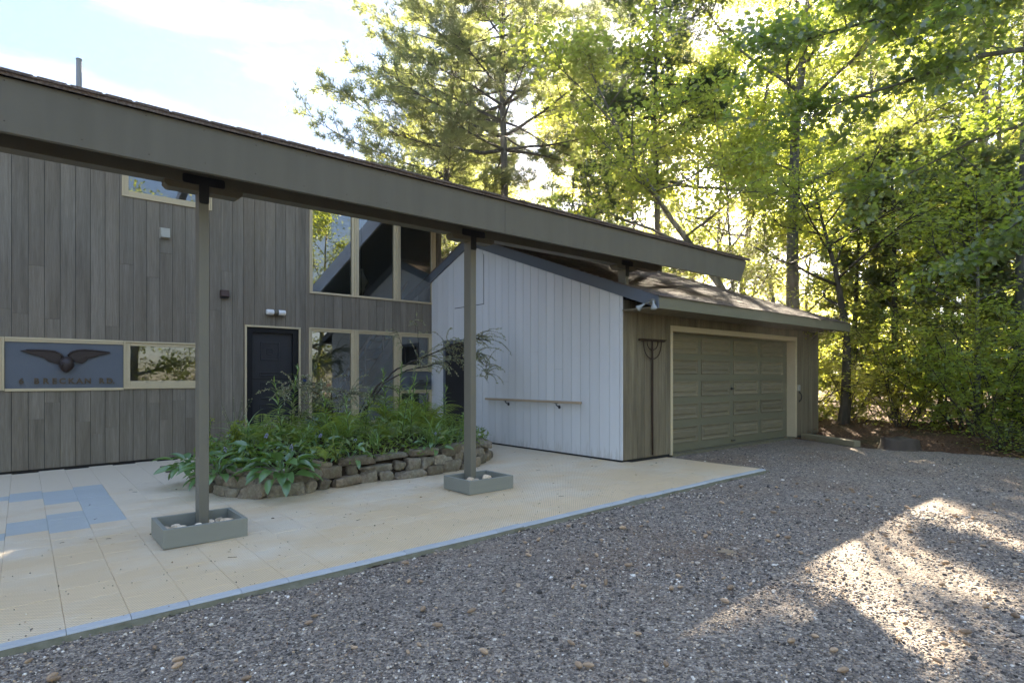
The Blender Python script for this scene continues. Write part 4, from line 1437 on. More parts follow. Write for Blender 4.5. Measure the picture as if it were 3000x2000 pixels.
for i, (a, b, s) in enumerate(left1):
    put_cobble(c1[0] + a, c1[1] + b, c1[2] + 0.052 + s * 0.22, s, 100 + i, COBBLES['left1'][i], 'cobble', 'cobbles left of the near post')
for i, (a, b, s) in enumerate(right1):
    put_cobble(c1[0] + a, c1[1] + b, c1[2] + 0.052 + s * 0.22, s, 130 + i, COBBLES['right1'][i], 'cobble', 'cobbles right of the near post')
for i, (a, b, s) in enumerate([(-0.17, 0.0, 0.14), (-0.075, 0.045, 0.14), (-0.09, -0.07, 0.15), (-0.22, 0.12, 0.10), (-0.20, -0.14, 0.08)]):
    put_cobble(c2[0] + a, c2[1] + b, c2[2] + 0.052 + s * 0.28, s, 160 + i, COBBLES['left2'][i], 'cobble', 'cobbles left of the far post')
for i, (a, b, s) in enumerate([(0.15, 0.03, 0.16), (0.22, -0.09, 0.09), (0.24, 0.12, 0.10)]):
    put_cobble(c2[0] + a, c2[1] + b, c2[2] + 0.052 + s * 0.28, s, 180 + i, COBBLES['right2'][i], 'cobble', 'cobbles right of the far post')

# ================================================================== PLANTED BED
bed = thing('garden_bed', 'raised planting bed edged with stacked field stones in front of the door', 'garden bed', (0, 0, 0))
front_line = [(1.72, 8.6), (1.70, 7.9), (1.80, 7.35), (2.05, 6.98), (2.45, 6.86), (3.0, 6.98), (3.6, 6.96), (4.2, 6.90), (4.8, 6.94), (5.4, 7.15), (5.85, 7.55), (6.02, 8.1), (5.95, 8.7)]
def along(line, n):
    L = [0.0]
    for a, b in zip(line[:-1], line[1:]):
        L.append(L[-1] + math.hypot(b[0] - a[0], b[1] - a[1]))
    def at(s):
        s = min(max(s, 0), L[-1] - 1e-6)
        i = max(k for k in range(len(L) - 1) if L[k] <= s)
        t = (s - L[i]) / (L[i + 1] - L[i])
        a, b = line[i], line[i + 1]
        ang = math.atan2(b[1] - a[1], b[0] - a[0])
        return a[0] + (b[0] - a[0]) * t, a[1] + (b[1] - a[1]) * t, ang
    return at, L[-1]
at, LT = along(front_line, 0)
stone_n = 0
zc = [0.0, 0.0, 0.0]
for course in range(3):
    s = rng.uniform(-0.1, 0.1)
    while s < LT:
        ln = rng.uniform(0.16, 0.50) if course < 2 else rng.uniform(0.22, 0.62)
        if course == 2 and rng.random() < 0.07:
            s += ln * 0.6
            continue
        h = rng.uniform(0.10, 0.19) if course < 2 else rng.uniform(0.07, 0.16)
        if course == 0 and rng.random() < 0.25:
            h = 0.21
        x, y, ang = at(s + ln / 2)
        nx, ny = math.sin(ang), -math.cos(ang)
        inset = -0.02 - course * 0.055 + rng.normal(0, 0.015)
        dep = rng.uniform(0.22, 0.30)
        V, F = stone_mesh(1000 + stone_n, ln * 1.06, dep, h * 1.12, 3, 0.26, 0.34)
        o = obj('stone', np_mesh('stone', V, F, False), MAT['rock'], bed, 0.012)
        zz = [0.05, 0.165, 0.275][course] + rng.normal(0, 0.008)
        if course == 2 and 4.6 > x > 2.2:
            zz += 0.02
        if x < 2.2 and course == 2:
            zz -= 0.02
        o.location = (x + nx * (inset - dep * 0.25), y + ny * (inset - dep * 0.25), ground_z(x) + zz)
        o.rotation_euler = (rng.normal(0, 0.10), rng.normal(0, 0.13), ang + rng.normal(0, 0.08))
        stone_n += 1
        s += ln * 0.99
back_line = [(5.95, 8.7), (5.5, 9.5), (4.4, 9.95), (3.0, 9.95), (2.2, 9.5), (1.72, 8.6)]
poly = front_line + back_line[1:-1]
cx0, cy0 = 3.9, 8.4
q = MB()
rings = 6
vs, fs = [], []
for r in range(rings):
    t = [0.97, 0.88, 0.78, 0.55, 0.3, 0.0][r]
    for (x, y) in poly:
        px, py = cx0 + (x - cx0) * t, cy0 + (y - cy0) * t
        z = ground_z(px) + [0.02, 0.29, 0.34, 0.38, 0.41, 0.42][r] + rng.normal(0, 0.012)
        vs.append((px, py, z))
n = len(poly)
for r in range(rings - 1):
    for k in range(n):
        fs.append((r * n + k, r * n + (k + 1) % n, (r + 1) * n + (k + 1) % n, (r + 1) * n + k))
q.add(vs, fs, True)
q.build('soil', MAT['soil'], bed)
def soil_z(x, y):
    d = min(math.hypot(x - a, y - b) for a, b in poly)
    return ground_z(x) + (0.30 if d < 0.25 else 0.37 if d < 0.7 else 0.40)

def ribbon_mesh(name, L, widths, curve, fold=0.15, seg=6, twist=0.0):
    """leaf along +Y bending down by curve; widths at seg+1 stations"""
    V, F = [], []
    x = z = y = 0.0
    a = curve[0]
    step = L / seg
    for i in range(seg + 1):
        w = widths[i] / 2
        V += [(-w, y, z + fold * w), (0, y, z - fold * w * 0.3), (w, y, z + fold * w)]
        if i < seg:
            t = (i + 0.5) / seg
            a = curve[0] + (curve[1] - curve[0]) * t
            y += step * math.cos(a)
            z += step * math.sin(a)
    for i in range(seg):
        o = i * 3
        F += [(o, o + 1, o + 4, o + 3), (o + 1, o + 2, o + 5, o + 4)]
    return np_mesh(name, V, F, True)

def hosta_leaf(seed):
    r = np.random.default_rng(seed)
    L, W = r.uniform(0.20, 0.26), r.uniform(0.085, 0.115)
    pet = r.uniform(0.14, 0.22)
    prof = [0.012, 0.013, 0.014, 0.62 * W, 0.95 * W, W, 0.86 * W, 0.55 * W, 0.004]
    segs = [pet / 2, pet / 2, L * 0.06, L * 0.14, L * 0.2, L * 0.22, L * 0.20, L * 0.18]
    a0, a1 = r.uniform(0.75, 1.15), r.uniform(-1.0, -0.35)
    V, F = [], []
    y = z = 0.0
    tot = sum(segs)
    acc = 0.0
    for i in range(9):
        w = prof[i] / 2
        up = 0.35 * w
        V += [(-w, y, z + up), (0, y, z - 0.1 * w), (w, y, z + up)]
        if i < 8:
            acc += segs[i]
            a = a0 + (a1 - a0) * (acc / tot) ** 1.2
            y += segs[i] * math.cos(a)
            z += segs[i] * math.sin(a)
    for i in range(8):
        o = i * 3
        F += [(o, o + 1, o + 4, o + 3), (o + 1, o + 2, o + 5, o + 4)]
    return np_mesh('leaf', V, F, True)
hosta_leaves = [hosta_leaf(s) for s in range(6)]
for me in hosta_leaves:
    me.materials.append(MAT['hosta'])
fm = MB()
for k in range(5):
    w = k * 2.4
    z = 0.52 + 0.018 * k
    fm.tube([(0, 0, z), (0.018 * math.cos(w), 0.018 * math.sin(w), z), (0.04 * math.cos(w), 0.04 * math.sin(w), z - 0.03)], [0.003, 0.008, 0.012], 5)
flower_me = fm.mesh('flower')
flower_me.materials.append(MAT['flower'])
sm_ = MB()
sm_.tube([(0, 0, 0), (0.01, 0, 0.3), (0.0, 0.01, 0.62)], [0.004, 0.0035, 0.002], 5)
scape_me = sm_.mesh('stem')
scape_me.materials.append(MAT['stem'])

def hosta(x, y, z, n, scale, label, flowers=0, seed=0, squash=1.0):
    flowers = (flowers + 1) // 2
    r = np.random.default_rng(seed)
    t = thing('hosta', label, 'plant', (x, y, z), 'hostas in the planted bed')
    for k in range(n):
        o = obj('leaf', hosta_leaves[int(r.integers(6))], None, t)
        ring = (k + 0.5) / n
        az = k * 2.39996 + r.normal(0, 0.2)
        rr = 0.03 + 0.05 * ring
        o.location = (rr * math.cos(az), rr * math.sin(az), 0.05 * (1 - ring))
        s = scale * r.uniform(0.8, 1.15)
        o.scale = (s, s, s)
        o.rotation_euler = (r.normal(0.0, 0.10) + (0.55 - 0.85 * ring) * squash, r.normal(0, 0.25), az - math.pi / 2)
    for k in range(flowers):
        az = r.uniform(0, 6.28)
        for nm, me in (('stem', scape_me), ('flower', flower_me)):
            o = obj(nm, me, None, t)
            o.rotation_euler = (math.sin(az) * 0.25, math.cos(az) * 0.25, az)
            o.scale = (0.5, 0.5, 0.62 * scale)
    return t
hosta(2.34, 6.93, 0.24, 50, 1.07, 'large dark hosta spilling over the stones to the tiles', 2, 1)
hosta(1.78, 7.55, 0.24, 39, 0.94, 'hosta behind the near post drooping over the left corner stones', 1, 2)
hosta(1.68, 8.35, 0.20, 36, 0.94, 'leftmost hosta of the bed reaching toward the brown doormat', 0, 3)
hosta(2.30, 7.70, 0.36, 36, 0.94, 'hosta standing just behind the large spilling hosta', 3, 4)
hosta(2.95, 7.55, 0.36, 28, 0.86, 'hosta with pale flowers between the lilies and the front stones', 3, 5)
hosta(3.25, 7.12, 0.36, 16, 0.70, 'small hosta resting on the top stones left of centre', 1, 6)
hosta(4.45, 7.08, 0.38, 16, 0.70, 'small hosta drooping over the stones beside the grassy clump', 1, 7)
hosta(5.15, 7.45, 0.38, 30, 0.66, 'hosta with lavender flowers just left of the far post', 4, 8)
hosta(5.60, 7.95, 0.36, 30, 0.66, 'hosta at the right end of the bed behind the far post', 4, 9)
hosta(2.10, 8.55, 0.36, 25, 0.86, 'broad leaved hosta at the back left of the bed', 1, 10)

def fern_frond(seed):
    r = np.random.default_rng(seed)
    L = r.uniform(0.62, 0.85)
    n = 17
    V, F = [], []
    pts, ang = [], []
    y = z = 0.0
    for i in range(n + 1):
        t = i / n
        a = 1.15 - 1.75 * t ** 1.3
        pts.append((y, z, a))
        y += L / n * math.cos(a)
        z += L / n * math.sin(a)
    def quad(p):
        o = len(V)
        V.extend(p)
        F.append((o, o + 1, o + 2, o + 3))
    for i in range(n):
        (y0, z0, a), (y1, z1, _) = pts[i], pts[i + 1]
        w = 0.004 * (1 - i / n) + 0.0012
        quad([(-w, y0, z0), (w, y0, z0), (w, y1, z1), (-w, y1, z1)])
        t = (i + 0.5) / n
        if t < 0.18:
            continue
        pl = 0.16 * math.sin(math.pi * min(1, (t - 0.12) * 1.05)) ** 0.8 * (1.15 - 0.55 * t)
        for s in (-1, 1):
            ca, sa = math.cos(a), math.sin(a)
            bx = s * pl
            fy, fz = y0 + 0.30 * pl * ca, z0 + 0.30 * pl * sa - 0.25 * pl
            hw = 0.017 * (1 - 0.5 * t)
            mx, my, mz = bx * 0.45, y0 + 0.1 * pl * ca, z0 + 0.1 * pl * sa - 0.04 * pl
            quad([(0, y0, z0), (mx, my - hw * ca, mz - hw * sa), (bx, fy, fz), (mx, my + hw * ca, mz + hw * sa)])
    return np_mesh('frond', V, F)
fern_me = [fern_frond(s) for s in range(5)]
for me in fern_me:
    me.materials.append(MAT['fern'])
def fern(x, y, n, scale, label, seed):
    n = int(n * 1.35)
    scale *= 1.08 if scale > 0.5 else 1.0
    r = np.random.default_rng(seed)
    t = thing('fern', label, 'fern', (x, y, soil_z(x, y)), 'ferns in the planted bed')
    for k in range(n):
        o = obj('frond', fern_me[int(r.integers(5))], None, t)
        az = k * 2.39996 + r.normal(0, 0.25)
        s = scale * r.uniform(0.75, 1.15)
        o.scale = (s, s, s)
        o.rotation_euler = (r.normal(0.05, 0.18), r.normal(0, 0.15), az)
    return t
fern(4.75, 8.65, 18, 1.15, 'tall feathery fern under the small lower window', 21)
fern(5.35, 8.75, 18, 1.15, 'large fern at the right back of the bed by the grey side door', 22)
fern(4.15, 7.75, 9, 0.75, 'yellowing fern in the middle of the bed behind the top stones', 23)
fern(4.90, 7.95, 14, 0.9, 'fern behind the grassy clump near the far post', 24)
fern(3.55, 8.05, 14, 0.95, 'bright green fern left of the dark shrub stems', 25)
fern(3.05, 8.35, 9, 0.85, 'fern below the left arching shrub branches', 26)
fern(2.75, 9.05, 12, 0.85, 'bronze fern at the back of the bed before the black door', 27)
fern(2.78, 6.80, 7, 0.42, 'small pale fern growing at the foot of the stones', 28)
fern(2.55, 8.20, 8, 0.7, 'green fern among the hostas on the left side', 29)
fern(3.9, 8.9, 14, 1.0, 'dark fern against the tall windows', 30)

lily_leaf = ribbon_mesh('leaf', 0.25, [0.008, 0.021, 0.026, 0.023, 0.016, 0.008, 0.001], (0.75, -0.25), 0.3)
lily_leaf.materials.append(MAT['lily'])
def lily(x, y, H, lean, label, seed, n=34, ls=1.0):
    H *= 1.12
    n = int(n * 1.3)
    r = np.random.default_rng(seed)
    t = thing('lily', label, 'lily plant', (x, y, soil_z(x, y)), 'lily stems in the planted bed')
    path = [Vector((lean[0] * u * u, lean[1] * u * u, H * u)) for u in np.linspace(0, 1, 7)]
    q = MB()
    q.tube(path, [0.008, 0.0075, 0.007, 0.006, 0.005, 0.004, 0.002], 6)
    q.build('stem', MAT['stem'], t)
    for k in range(n):
        u = 0.22 + 0.78 * (k + 0.5) / n
        o = obj('leaf', lily_leaf, None, t)
        i = min(int(u * 6), 5)
        o.location = path[i].lerp(path[i + 1], u * 6 - i)
        az = k * 2.39996 + r.normal(0, 0.2)
        s = ls * (1.25 - 0.75 * u) * r.uniform(0.8, 1.15)
        o.scale = (s, s, s)
        o.rotation_euler = (r.normal(0.1 + 0.5 * (u > 0.9), 0.2), r.normal(0, 0.15), az)
    return t
lily(2.98, 8.55, 0.98, (0.10, -0.05), 'lily stem rising in front of the black door', 41)
lily(3.85, 7.95, 0.66, (0.10, 0.0), 'pale lily stem left of centre in front of the tall window', 42, 26)
lily(4.38, 7.55, 0.86, (0.10, 0.05), 'tallest bright lily stem in the middle of the bed', 43, 40)
lily(4.62, 8.35, 1.02, (0.06, 0.0), 'yellow tipped lily stem before the window divider', 44, 36)
lily(5.05, 8.25, 0.80, (0.05, 0.0), 'lily stem among the ferns below the mailbox', 45, 28)
lily(3.30, 8.0, 0.62, (-0.05, 0.0), 'short lily stem behind the flowering hosta', 46, 24)

lily(4.12, 7.35, 0.72, (0.12, -0.05), 'lily stem just behind the top stones left of the grassy clump', 47, 30)
lily(3.42, 7.55, 0.62, (-0.08, -0.05), 'lily stem behind the small hosta on the top stones', 48, 28)
lily(4.30, 8.15, 0.92, (-0.06, 0.0), 'tall lily stem left of the window divider', 49, 34)
lily(2.72, 8.15, 0.80, (-0.10, 0.0), 'lily stem among the left hostas before the door', 50, 30)
lily(5.15, 7.85, 0.70, (0.05, 0.0), 'lily stem close left of the far post', 52, 28)
blade = [ribbon_mesh('blade', L, [0.012, 0.016, 0.017, 0.016, 0.014, 0.011, 0.008, 0.005, 0.001], (1.35, e), 0.35, 8) for L, e in ((0.62, -0.3), (0.72, -0.75), (0.52, 0.4))]
for me in blade:
    me.materials.append(MAT['lily'])
def grass_clump(x, y, n, s0, label, seed):
    r = np.random.default_rng(seed)
    t = thing('grass_clump', label, 'grass clump', (x, y, soil_z(x, y)), 'strap leaved clumps in the planted bed')
    for k in range(n):
        o = obj('blade', blade[int(r.integers(3))], None, t)
        az = r.uniform(0, 6.28)
        o.location = (r.normal(0, 0.03), r.normal(0, 0.03), 0)
        s = s0 * r.uniform(0.7, 1.15)
        o.scale = (s, s, s)
        o.rotation_euler = (r.normal(0.0, 0.22), r.normal(0, 0.2), az)
    return t
grass_clump(4.62, 7.35, 34, 1.0, 'strap leaved clump arching over the middle stones', 51)
grass_clump(3.75, 7.40, 26, 0.85, 'upright strap leaved clump behind the tall front stones', 52)
grass_clump(4.95, 7.45, 26, 0.8, 'small strap leaved clump near the far post', 55)
grass_clump(3.30, 7.75, 30, 0.95, 'bright strap leaved clump in the centre left of the bed', 56)
grass_clump(2.45, 8.75, 34, 1.05, 'strap leaved clump leaning left before the door trim', 53)
grass_clump(2.95, 7.95, 30, 0.95, 'dark strap leaved clump among the left hostas', 54)

def leaf_quads(P, D, N, L, W, fold=0.12):
    """rhombic leaves; all inputs are arrays"""
    S = np.cross(D, N)
    S /= np.linalg.norm(S, axis=1, keepdims=True) + 1e-9
    Nn = np.cross(S, D)
    L = np.asarray(L)[:, None]
    W = np.asarray(W)[:, None]
    V = np.stack([P, P + D * L * 0.45 + S * W / 2 + Nn * W * fold, P + D * L, P + D * L * 0.45 - S * W / 2 + Nn * W * fold], 1)
    return V.reshape(-1, 3), np.arange(len(P) * 4).reshape(-1, 4)

def unit(v):
    return v / (np.linalg.norm(v, axis=-1, keepdims=True) + 1e-9)

# arching cotoneaster: stems, twigs and small leaves strung along them
def arching_shrub(name, label, base, branches, seed, leaf_n, drop=0.21):
    r = np.random.default_rng(seed)
    t = thing(name, label, 'shrub', base)
    b0 = np.array(base)
    Ps, Ds = [], []
    tw = MB()
    for br in branches:
        pts_ = [np.array(p) - b0 for p in br['pts']]
        rr = np.linspace(br['r'], br['r'] * 0.3, len(pts_))
        q = MB()
        fine = []
        for i in range(len(pts_) - 1):
            for k in range(4):
                fine.append(pts_[i] + (pts_[i + 1] - pts_[i]) * k / 4 + r.normal(0, 0.006, 3))
        fine.append(pts_[-1])
        q.tube(fine, list(np.interp(np.linspace(0, 1, len(fine)), np.linspace(0, 1, len(rr)), rr)), 6)
        q.build('branch', MAT['twig'], t)
        fine = np.array(fine)
        for k in range(br['twigs']):
            u = r.uniform(br.get('from', 0.4), 1.0)
            i = min(int(u * (len(fine) - 1)), len(fine) - 2)
            p = fine[i].copy()
            d = unit(fine[i + 1] - fine[i]) * 0.6 + r.normal(0, 0.6, 3)
            d[2] = abs(d[2]) * 0.5 + 0.1
            d = unit(d)
            ln = r.uniform(0.18, 0.55) * br.get('tl', 1.0)
            tp = [p.copy()]
            for s in range(7):
                p = p + d * ln / 7
                d = unit(d + np.array([0, 0, -drop]) + r.normal(0, 0.10, 3))
                tp.append(p.copy())
            tw.tube(tp, list(np.linspace(0.0035, 0.0012, len(tp))), 4, False)
            tp = np.array(tp)
            m_ = int(leaf_n * ln)
            uu = r.uniform(0, len(tp) - 1.001, m_)
            ii = uu.astype(int)
            Ps.append(tp[ii] + (tp[ii + 1] - tp[ii]) * (uu - ii)[:, None])
            Ds.append(unit(tp[ii + 1] - tp[ii]) * 0.5)
    kind(tw.build('twigs', MAT['twig'], t), 'stuff')
    P = np.concatenate(Ps)
    D = unit(np.concatenate(Ds) + r.normal(0, 0.6, P.shape))
    N = unit(r.normal(0, 0.6, P.shape) + np.array([0, 0, 1.0]))
    V, F = leaf_quads(P, D, N, r.uniform(0.018, 0.034, len(P)), r.uniform(0.012, 0.020, len(P)))
    kind(obj('leaves', np_mesh('leaves', V, F), MAT['cotoneaster'], t), 'stuff')
    return t
arching_shrub('arching_shrub', 'tall dark stemmed shrub arching right over the bed to the far post', (4.12, 8.95, 0.45), [
    dict(pts=[(4.12, 8.95, 0.42), (4.30, 8.93, 0.85), (4.52, 8.9, 1.25), (4.88, 8.85, 1.55), (5.35, 8.75, 1.76), (5.85, 8.6, 1.98), (6.18, 8.45, 2.12), (6.40, 8.3, 2.05)], r=0.022, twigs=58, **{'from': 0.5}, tl=1.15),
    dict(pts=[(4.16, 8.93, 0.42), (4.36, 8.90, 0.9), (4.60, 8.86, 1.30), (5.0, 8.75, 1.52), (5.45, 8.6, 1.62), (5.9, 8.4, 1.76), (6.2, 8.3, 1.80)], r=0.018, twigs=46, **{'from': 0.5}, tl=1.15),
    dict(pts=[(4.10, 8.97, 0.42), (4.24, 8.98, 0.8), (4.40, 9.0, 1.1), (4.75, 9.0, 1.25), (5.0, 8.95, 1.15)], r=0.012, twigs=14),
    dict(pts=[(5.05, 8.85, 1.62), (5.02, 8.85, 1.85), (4.9, 8.85, 2.12), (4.78, 8.85, 2.25)], r=0.005, twigs=7, tl=0.5),
    dict(pts=[(5.2, 8.8, 1.7), (5.26, 8.8, 2.0), (5.24, 8.8, 2.28), (5.2, 8.8, 2.40)], r=0.005, twigs=7, tl=0.5),
    dict(pts=[(5.9, 8.5, 2.0), (6.1, 8.35, 1.9), (6.25, 8.2, 1.6), (6.28, 8.15, 1.3)], r=0.006, twigs=26, tl=0.8),
], 61, 120)
arching_shrub('arching_shrub', 'lower bronze leaved shrub arching left before the black door', (3.62, 8.75, 0.45), [
    dict(pts=[(3.62, 8.75, 0.42), (3.62, 8.74, 0.80), (3.52, 8.72, 1.10), (3.30, 8.70, 1.26), (3.02, 8.66, 1.24), (2.82, 8.62, 1.10)], r=0.013, twigs=40, **{'from': 0.35}),
    dict(pts=[(3.65, 8.75, 0.42), (3.70, 8.74, 0.85), (3.66, 8.72, 1.16), (3.50, 8.70, 1.30), (3.2, 8.68, 1.30)], r=0.012, twigs=36, **{'from': 0.35}),
    dict(pts=[(3.66, 8.75, 0.42), (3.78, 8.72, 0.9), (3.92, 8.70, 1.15), (4.08, 8.66, 1.14)], r=0.010, twigs=34, **{'from': 0.3}),
    dict(pts=[(3.60, 8.76, 0.42), (3.45, 8.72, 0.72), (3.2, 8.7, 0.86), (2.98, 8.66, 0.76)], r=0.009, twigs=26, **{'from': 0.3}),
], 62, 130)

pot = thing('flower_pot', 'sea green glazed pot half hidden among the plants under the tall window', 'pot', (3.62, 9.15, 0.46))
q = MB()
q.lathe([(0.11, 0.0), (0.135, 0.08), (0.155, 0.18), (0.165, 0.25), (0.178, 0.255), (0.178, 0.285), (0.155, 0.287), (0.150, 0.25), (0.02, 0.245)], 20)
q.build('body', MAT['pot'], pot)
q = MB()
q.lathe([(0.148, 0.240), (0.10, 0.262), (0.02, 0.268)], 14)
q.build('soil', MAT['soil'], pot)

def small_plant(x, y, H, n, label, mat_, seed, L=0.07, spread=0.09):
    r = np.random.default_rng(seed)
    t = thing('small_plant', label, 'plant', (x, y, soil_z(x, y)))
    q = MB()
    P, D = [], []
    for k in range(7):
        az = r.uniform(0, 6.28)
        tip = np.array([math.cos(az) * spread * r.uniform(0.3, 1.2), math.sin(az) * spread * r.uniform(0.3, 1.2), H * r.uniform(0.7, 1.05)])
        q.tube([(0, 0, 0), tuple(tip * np.array([0.4, 0.4, 0.55])), tuple(tip)], [0.004, 0.003, 0.0015], 5)
        u = r.uniform(0.3, 1, n)
        P.append(tip * u[:, None] * np.array([1, 1, 1]))
        D.append(r.normal(0, 1, (n, 3)) + np.array([0, 0, 0.4]))
    q.build('stem', MAT['stem'], t)
    P, D = np.concatenate(P), unit(np.concatenate(D))
    V, F = leaf_quads(P, D, unit(r.normal(0, 0.5, P.shape) + np.array([0, 0, 1.0])), r.uniform(0.6, 1.1, len(P)) * L, r.uniform(0.3, 0.42, len(P)) * L)
    kind(obj('leaves', np_mesh('leaves', V, F), mat_, t), 'stuff')
small_plant(2.12, 8.05, 0.44, 22, 'lime yellow leaved plant among the left hostas', MAT['lime'], 71, 0.085)
small_plant(1.83, 8.30, 0.62, 8, 'thin pale plant with sparse yellow leaves beside the near post', MAT['lime'], 72, 0.06, 0.16)
small_plant(3.02, 7.02, 0.30, 8, 'little pale variegated sprig hanging at the front stones', MAT['lime'], 73, 0.055, 0.12)
small_plant(2.35, 9.0, 0.75, 14, 'wispy seed headed plant before the grey wall', MAT['cotoneaster'], 74, 0.03, 0.30)
small_plant(5.85, 8.2, 0.42, 14, 'leafy sprig behind the far post at the white wall', MAT['lily'], 75, 0.07, 0.15)

# low filling leaves
r = np.random.default_rng(81)
P = []
while len(P) < 5200:
    x, y = r.uniform(1.7, 6.0), r.uniform(6.9, 9.9)
    inside = mathutils.geometry.intersect_point_tri_2d
    c = False
    j = len(poly) - 1
    for i in range(len(poly)):
        if (poly[i][1] > y) != (poly[j][1] > y) and x < (poly[j][0] - poly[i][0]) * (y - poly[i][1]) / (poly[j][1] - poly[i][1]) + poly[i][0]:
            c = not c
        j = i
    if c:
        d = min(math.hypot(x - a, y - b) for a, b in poly)
        top = 0.10 + 0.25 * min(1, d / 0.6) * (0.6 + 0.4 * math.sin(x * 5) * math.sin(y * 4.3))
        P.append((x, y, soil_z(x, y) + r.uniform(0.0, top)))
P = np.array(P)
D = unit(r.normal(0, 1, P.shape) * np.array([1, 1, 0.5]) + np.array([0, 0, 0.35]))
V, F = leaf_quads(P, D, unit(r.normal(0, 0.5, P.shape) + np.array([0, 0, 1.0])), r.uniform(0.05, 0.13, len(P)), r.uniform(0.016, 0.04, len(P)))
kind(obj('ground_cover', np_mesh('ground_cover', V, F), MAT['cover']), 'stuff')

# ================================================================== GRAVEL STONES, CONES, NEEDLES
def drive_ok(x, y):
    return (y < 4.03) & (x < 12.6 - 0.0 * y) | ((x > 8.2) & (y < 5.8) & (x < 12.2))
r = np.random.default_rng(91)
ico = np.array([(0, 0, 1), (0.894, 0, 0.447), (0.276, 0.851, 0.447), (-0.724, 0.526, 0.447), (-0.724, -0.526, 0.447), (0.276, -0.851, 0.447),
                (0.724, 0.526, -0.447), (-0.276, 0.851, -0.447), (-0.894, 0, -0.447), (-0.276, -0.851, -0.447), (0.724, -0.526, -0.447)])
icoF = np.array([(0, 1, 2), (0, 2, 3), (0, 3, 4), (0, 4, 5), (0, 5, 1), (1, 6, 2), (2, 6, 7), (2, 7, 3), (3, 7, 8), (3, 8, 4), (4, 8, 9), (4, 9, 5), (5, 9, 10), (5, 10, 1), (1, 10, 6)])
def gz(x):
    return 0.0135 * np.clip(x, -4, 7.1)
def scatter(n, d0, d1, size, sv):
    a = r.uniform(-0.80, 0.80, n * 3)
    d = np.sqrt(r.uniform(d0 ** 2, d1 ** 2, n * 3))
    th = rad(50.06) - a
    x, y = d * np.cos(th), d * np.sin(th)
    wv_ = 0.5 + 0.25 * np.sin(x * 2.1 + 1.3 * np.sin(y * 1.7)) + 0.25 * np.sin(y * 3.3 + 1.1 * np.sin(x * 2.9 + 2))
    k = drive_ok(x, y) & (r.random(len(x)) < 0.30 + 0.9 * wv_)
    x, y = x[k][:n], y[k][:n]
    n = len(x)
    s = size * np.exp(r.normal(0, sv, n))
    sc_ = np.stack([s * r.uniform(0.8, 1.4, n), s * r.uniform(0.7, 1.1, n), s * r.uniform(0.4, 0.75, n)], 1)
    rot = r.uniform(0, 6.28, n)
    V = ico[None] * (1 + r.normal(0, 0.16, (n, 11, 1))) * sc_[:, None] / 2
    c, q = np.cos(rot)[:, None], np.sin(rot)[:, None]
    X = V[..., 0] * c - V[..., 1] * q + x[:, None]
    Y = V[..., 0] * q + V[..., 1] * c + y[:, None]
    Z = V[..., 2] + r.normal(0, 0.12, (n, 1)) * V[..., 0] + (gz(x) - 0.03 + sc_[:, 2] * 0.28)[:, None]
    return np.stack([X, Y, Z], -1).reshape(-1, 3), (icoF[None] + (np.arange(n) * 11)[:, None, None]).reshape(-1, 3)
parts_ = [scatter(21000, 2.2, 4.4, 0.0105, 0.36), scatter(16000, 4.1, 7.2, 0.0125, 0.36), scatter(6500, 6.8, 12.0, 0.0165, 0.32), scatter(260, 2.4, 8.0, 0.024, 0.25)]
Vs, Fs, o_ = [], [], 0
for V, F in parts_:
    Vs.append(V)
    Fs.append(F + o_)
    o_ += len(V)
kind(obj('gravel', np_mesh('gravel', np.concatenate(Vs), np.concatenate(Fs)), MAT['gravel_stone']), 'stuff')

# fallen needles and crumbs on the drive
n = 3800
a = r.uniform(-0.8, 0.8, n * 2)
d = np.sqrt(r.uniform(2.3 ** 2, 9.0 ** 2, n * 2))
x, y = d * np.cos(rad(50.06) - a), d * np.sin(rad(50.06) - a)
k = drive_ok(x, y)
x, y = x[k][:n], y[k][:n]
P = np.stack([x, y, gz(x) - 0.03 + r.uniform(0.008, 0.02, len(x))], 1)
D = unit(np.stack([r.normal(0, 1, len(x)), r.normal(0, 1, len(x)), r.normal(0, 0.12, len(x))], 1))
V, F = leaf_quads(P, D, np.tile([0, 0, 1.0], (len(x), 1)), r.uniform(0.03, 0.075, len(x)), r.uniform(0.0018, 0.0032, len(x)), 0.1)
kind(obj('fallen_needles', np_mesh('fallen_needles', V, F), MAT['needle_litter']), 'stuff')
# twigs and specks on the tiles
mb = MB()
for k in range(46):
    x, y = r.uniform(0.2, 7.6), r.uniform(4.3, 8.6)
    if 1.6 < x < 6.2 and y > 6.6:
        continue
    az, ln = r.uniform(0, 6.28), r.uniform(0.015, 0.085)
    z = ground_z(x) + 0.003
    mb.tube([(x, y, z), (x + ln * .5 * math.cos(az), y + ln * .5 * math.sin(az), z + 0.002), (x + ln * math.cos(az + 0.4), y + ln * math.sin(az + 0.4), z)], 0.0016 if ln > 0.03 else 0.004, 4)
kind(mb.build('fallen_twigs', MAT['old_wood']), 'stuff')

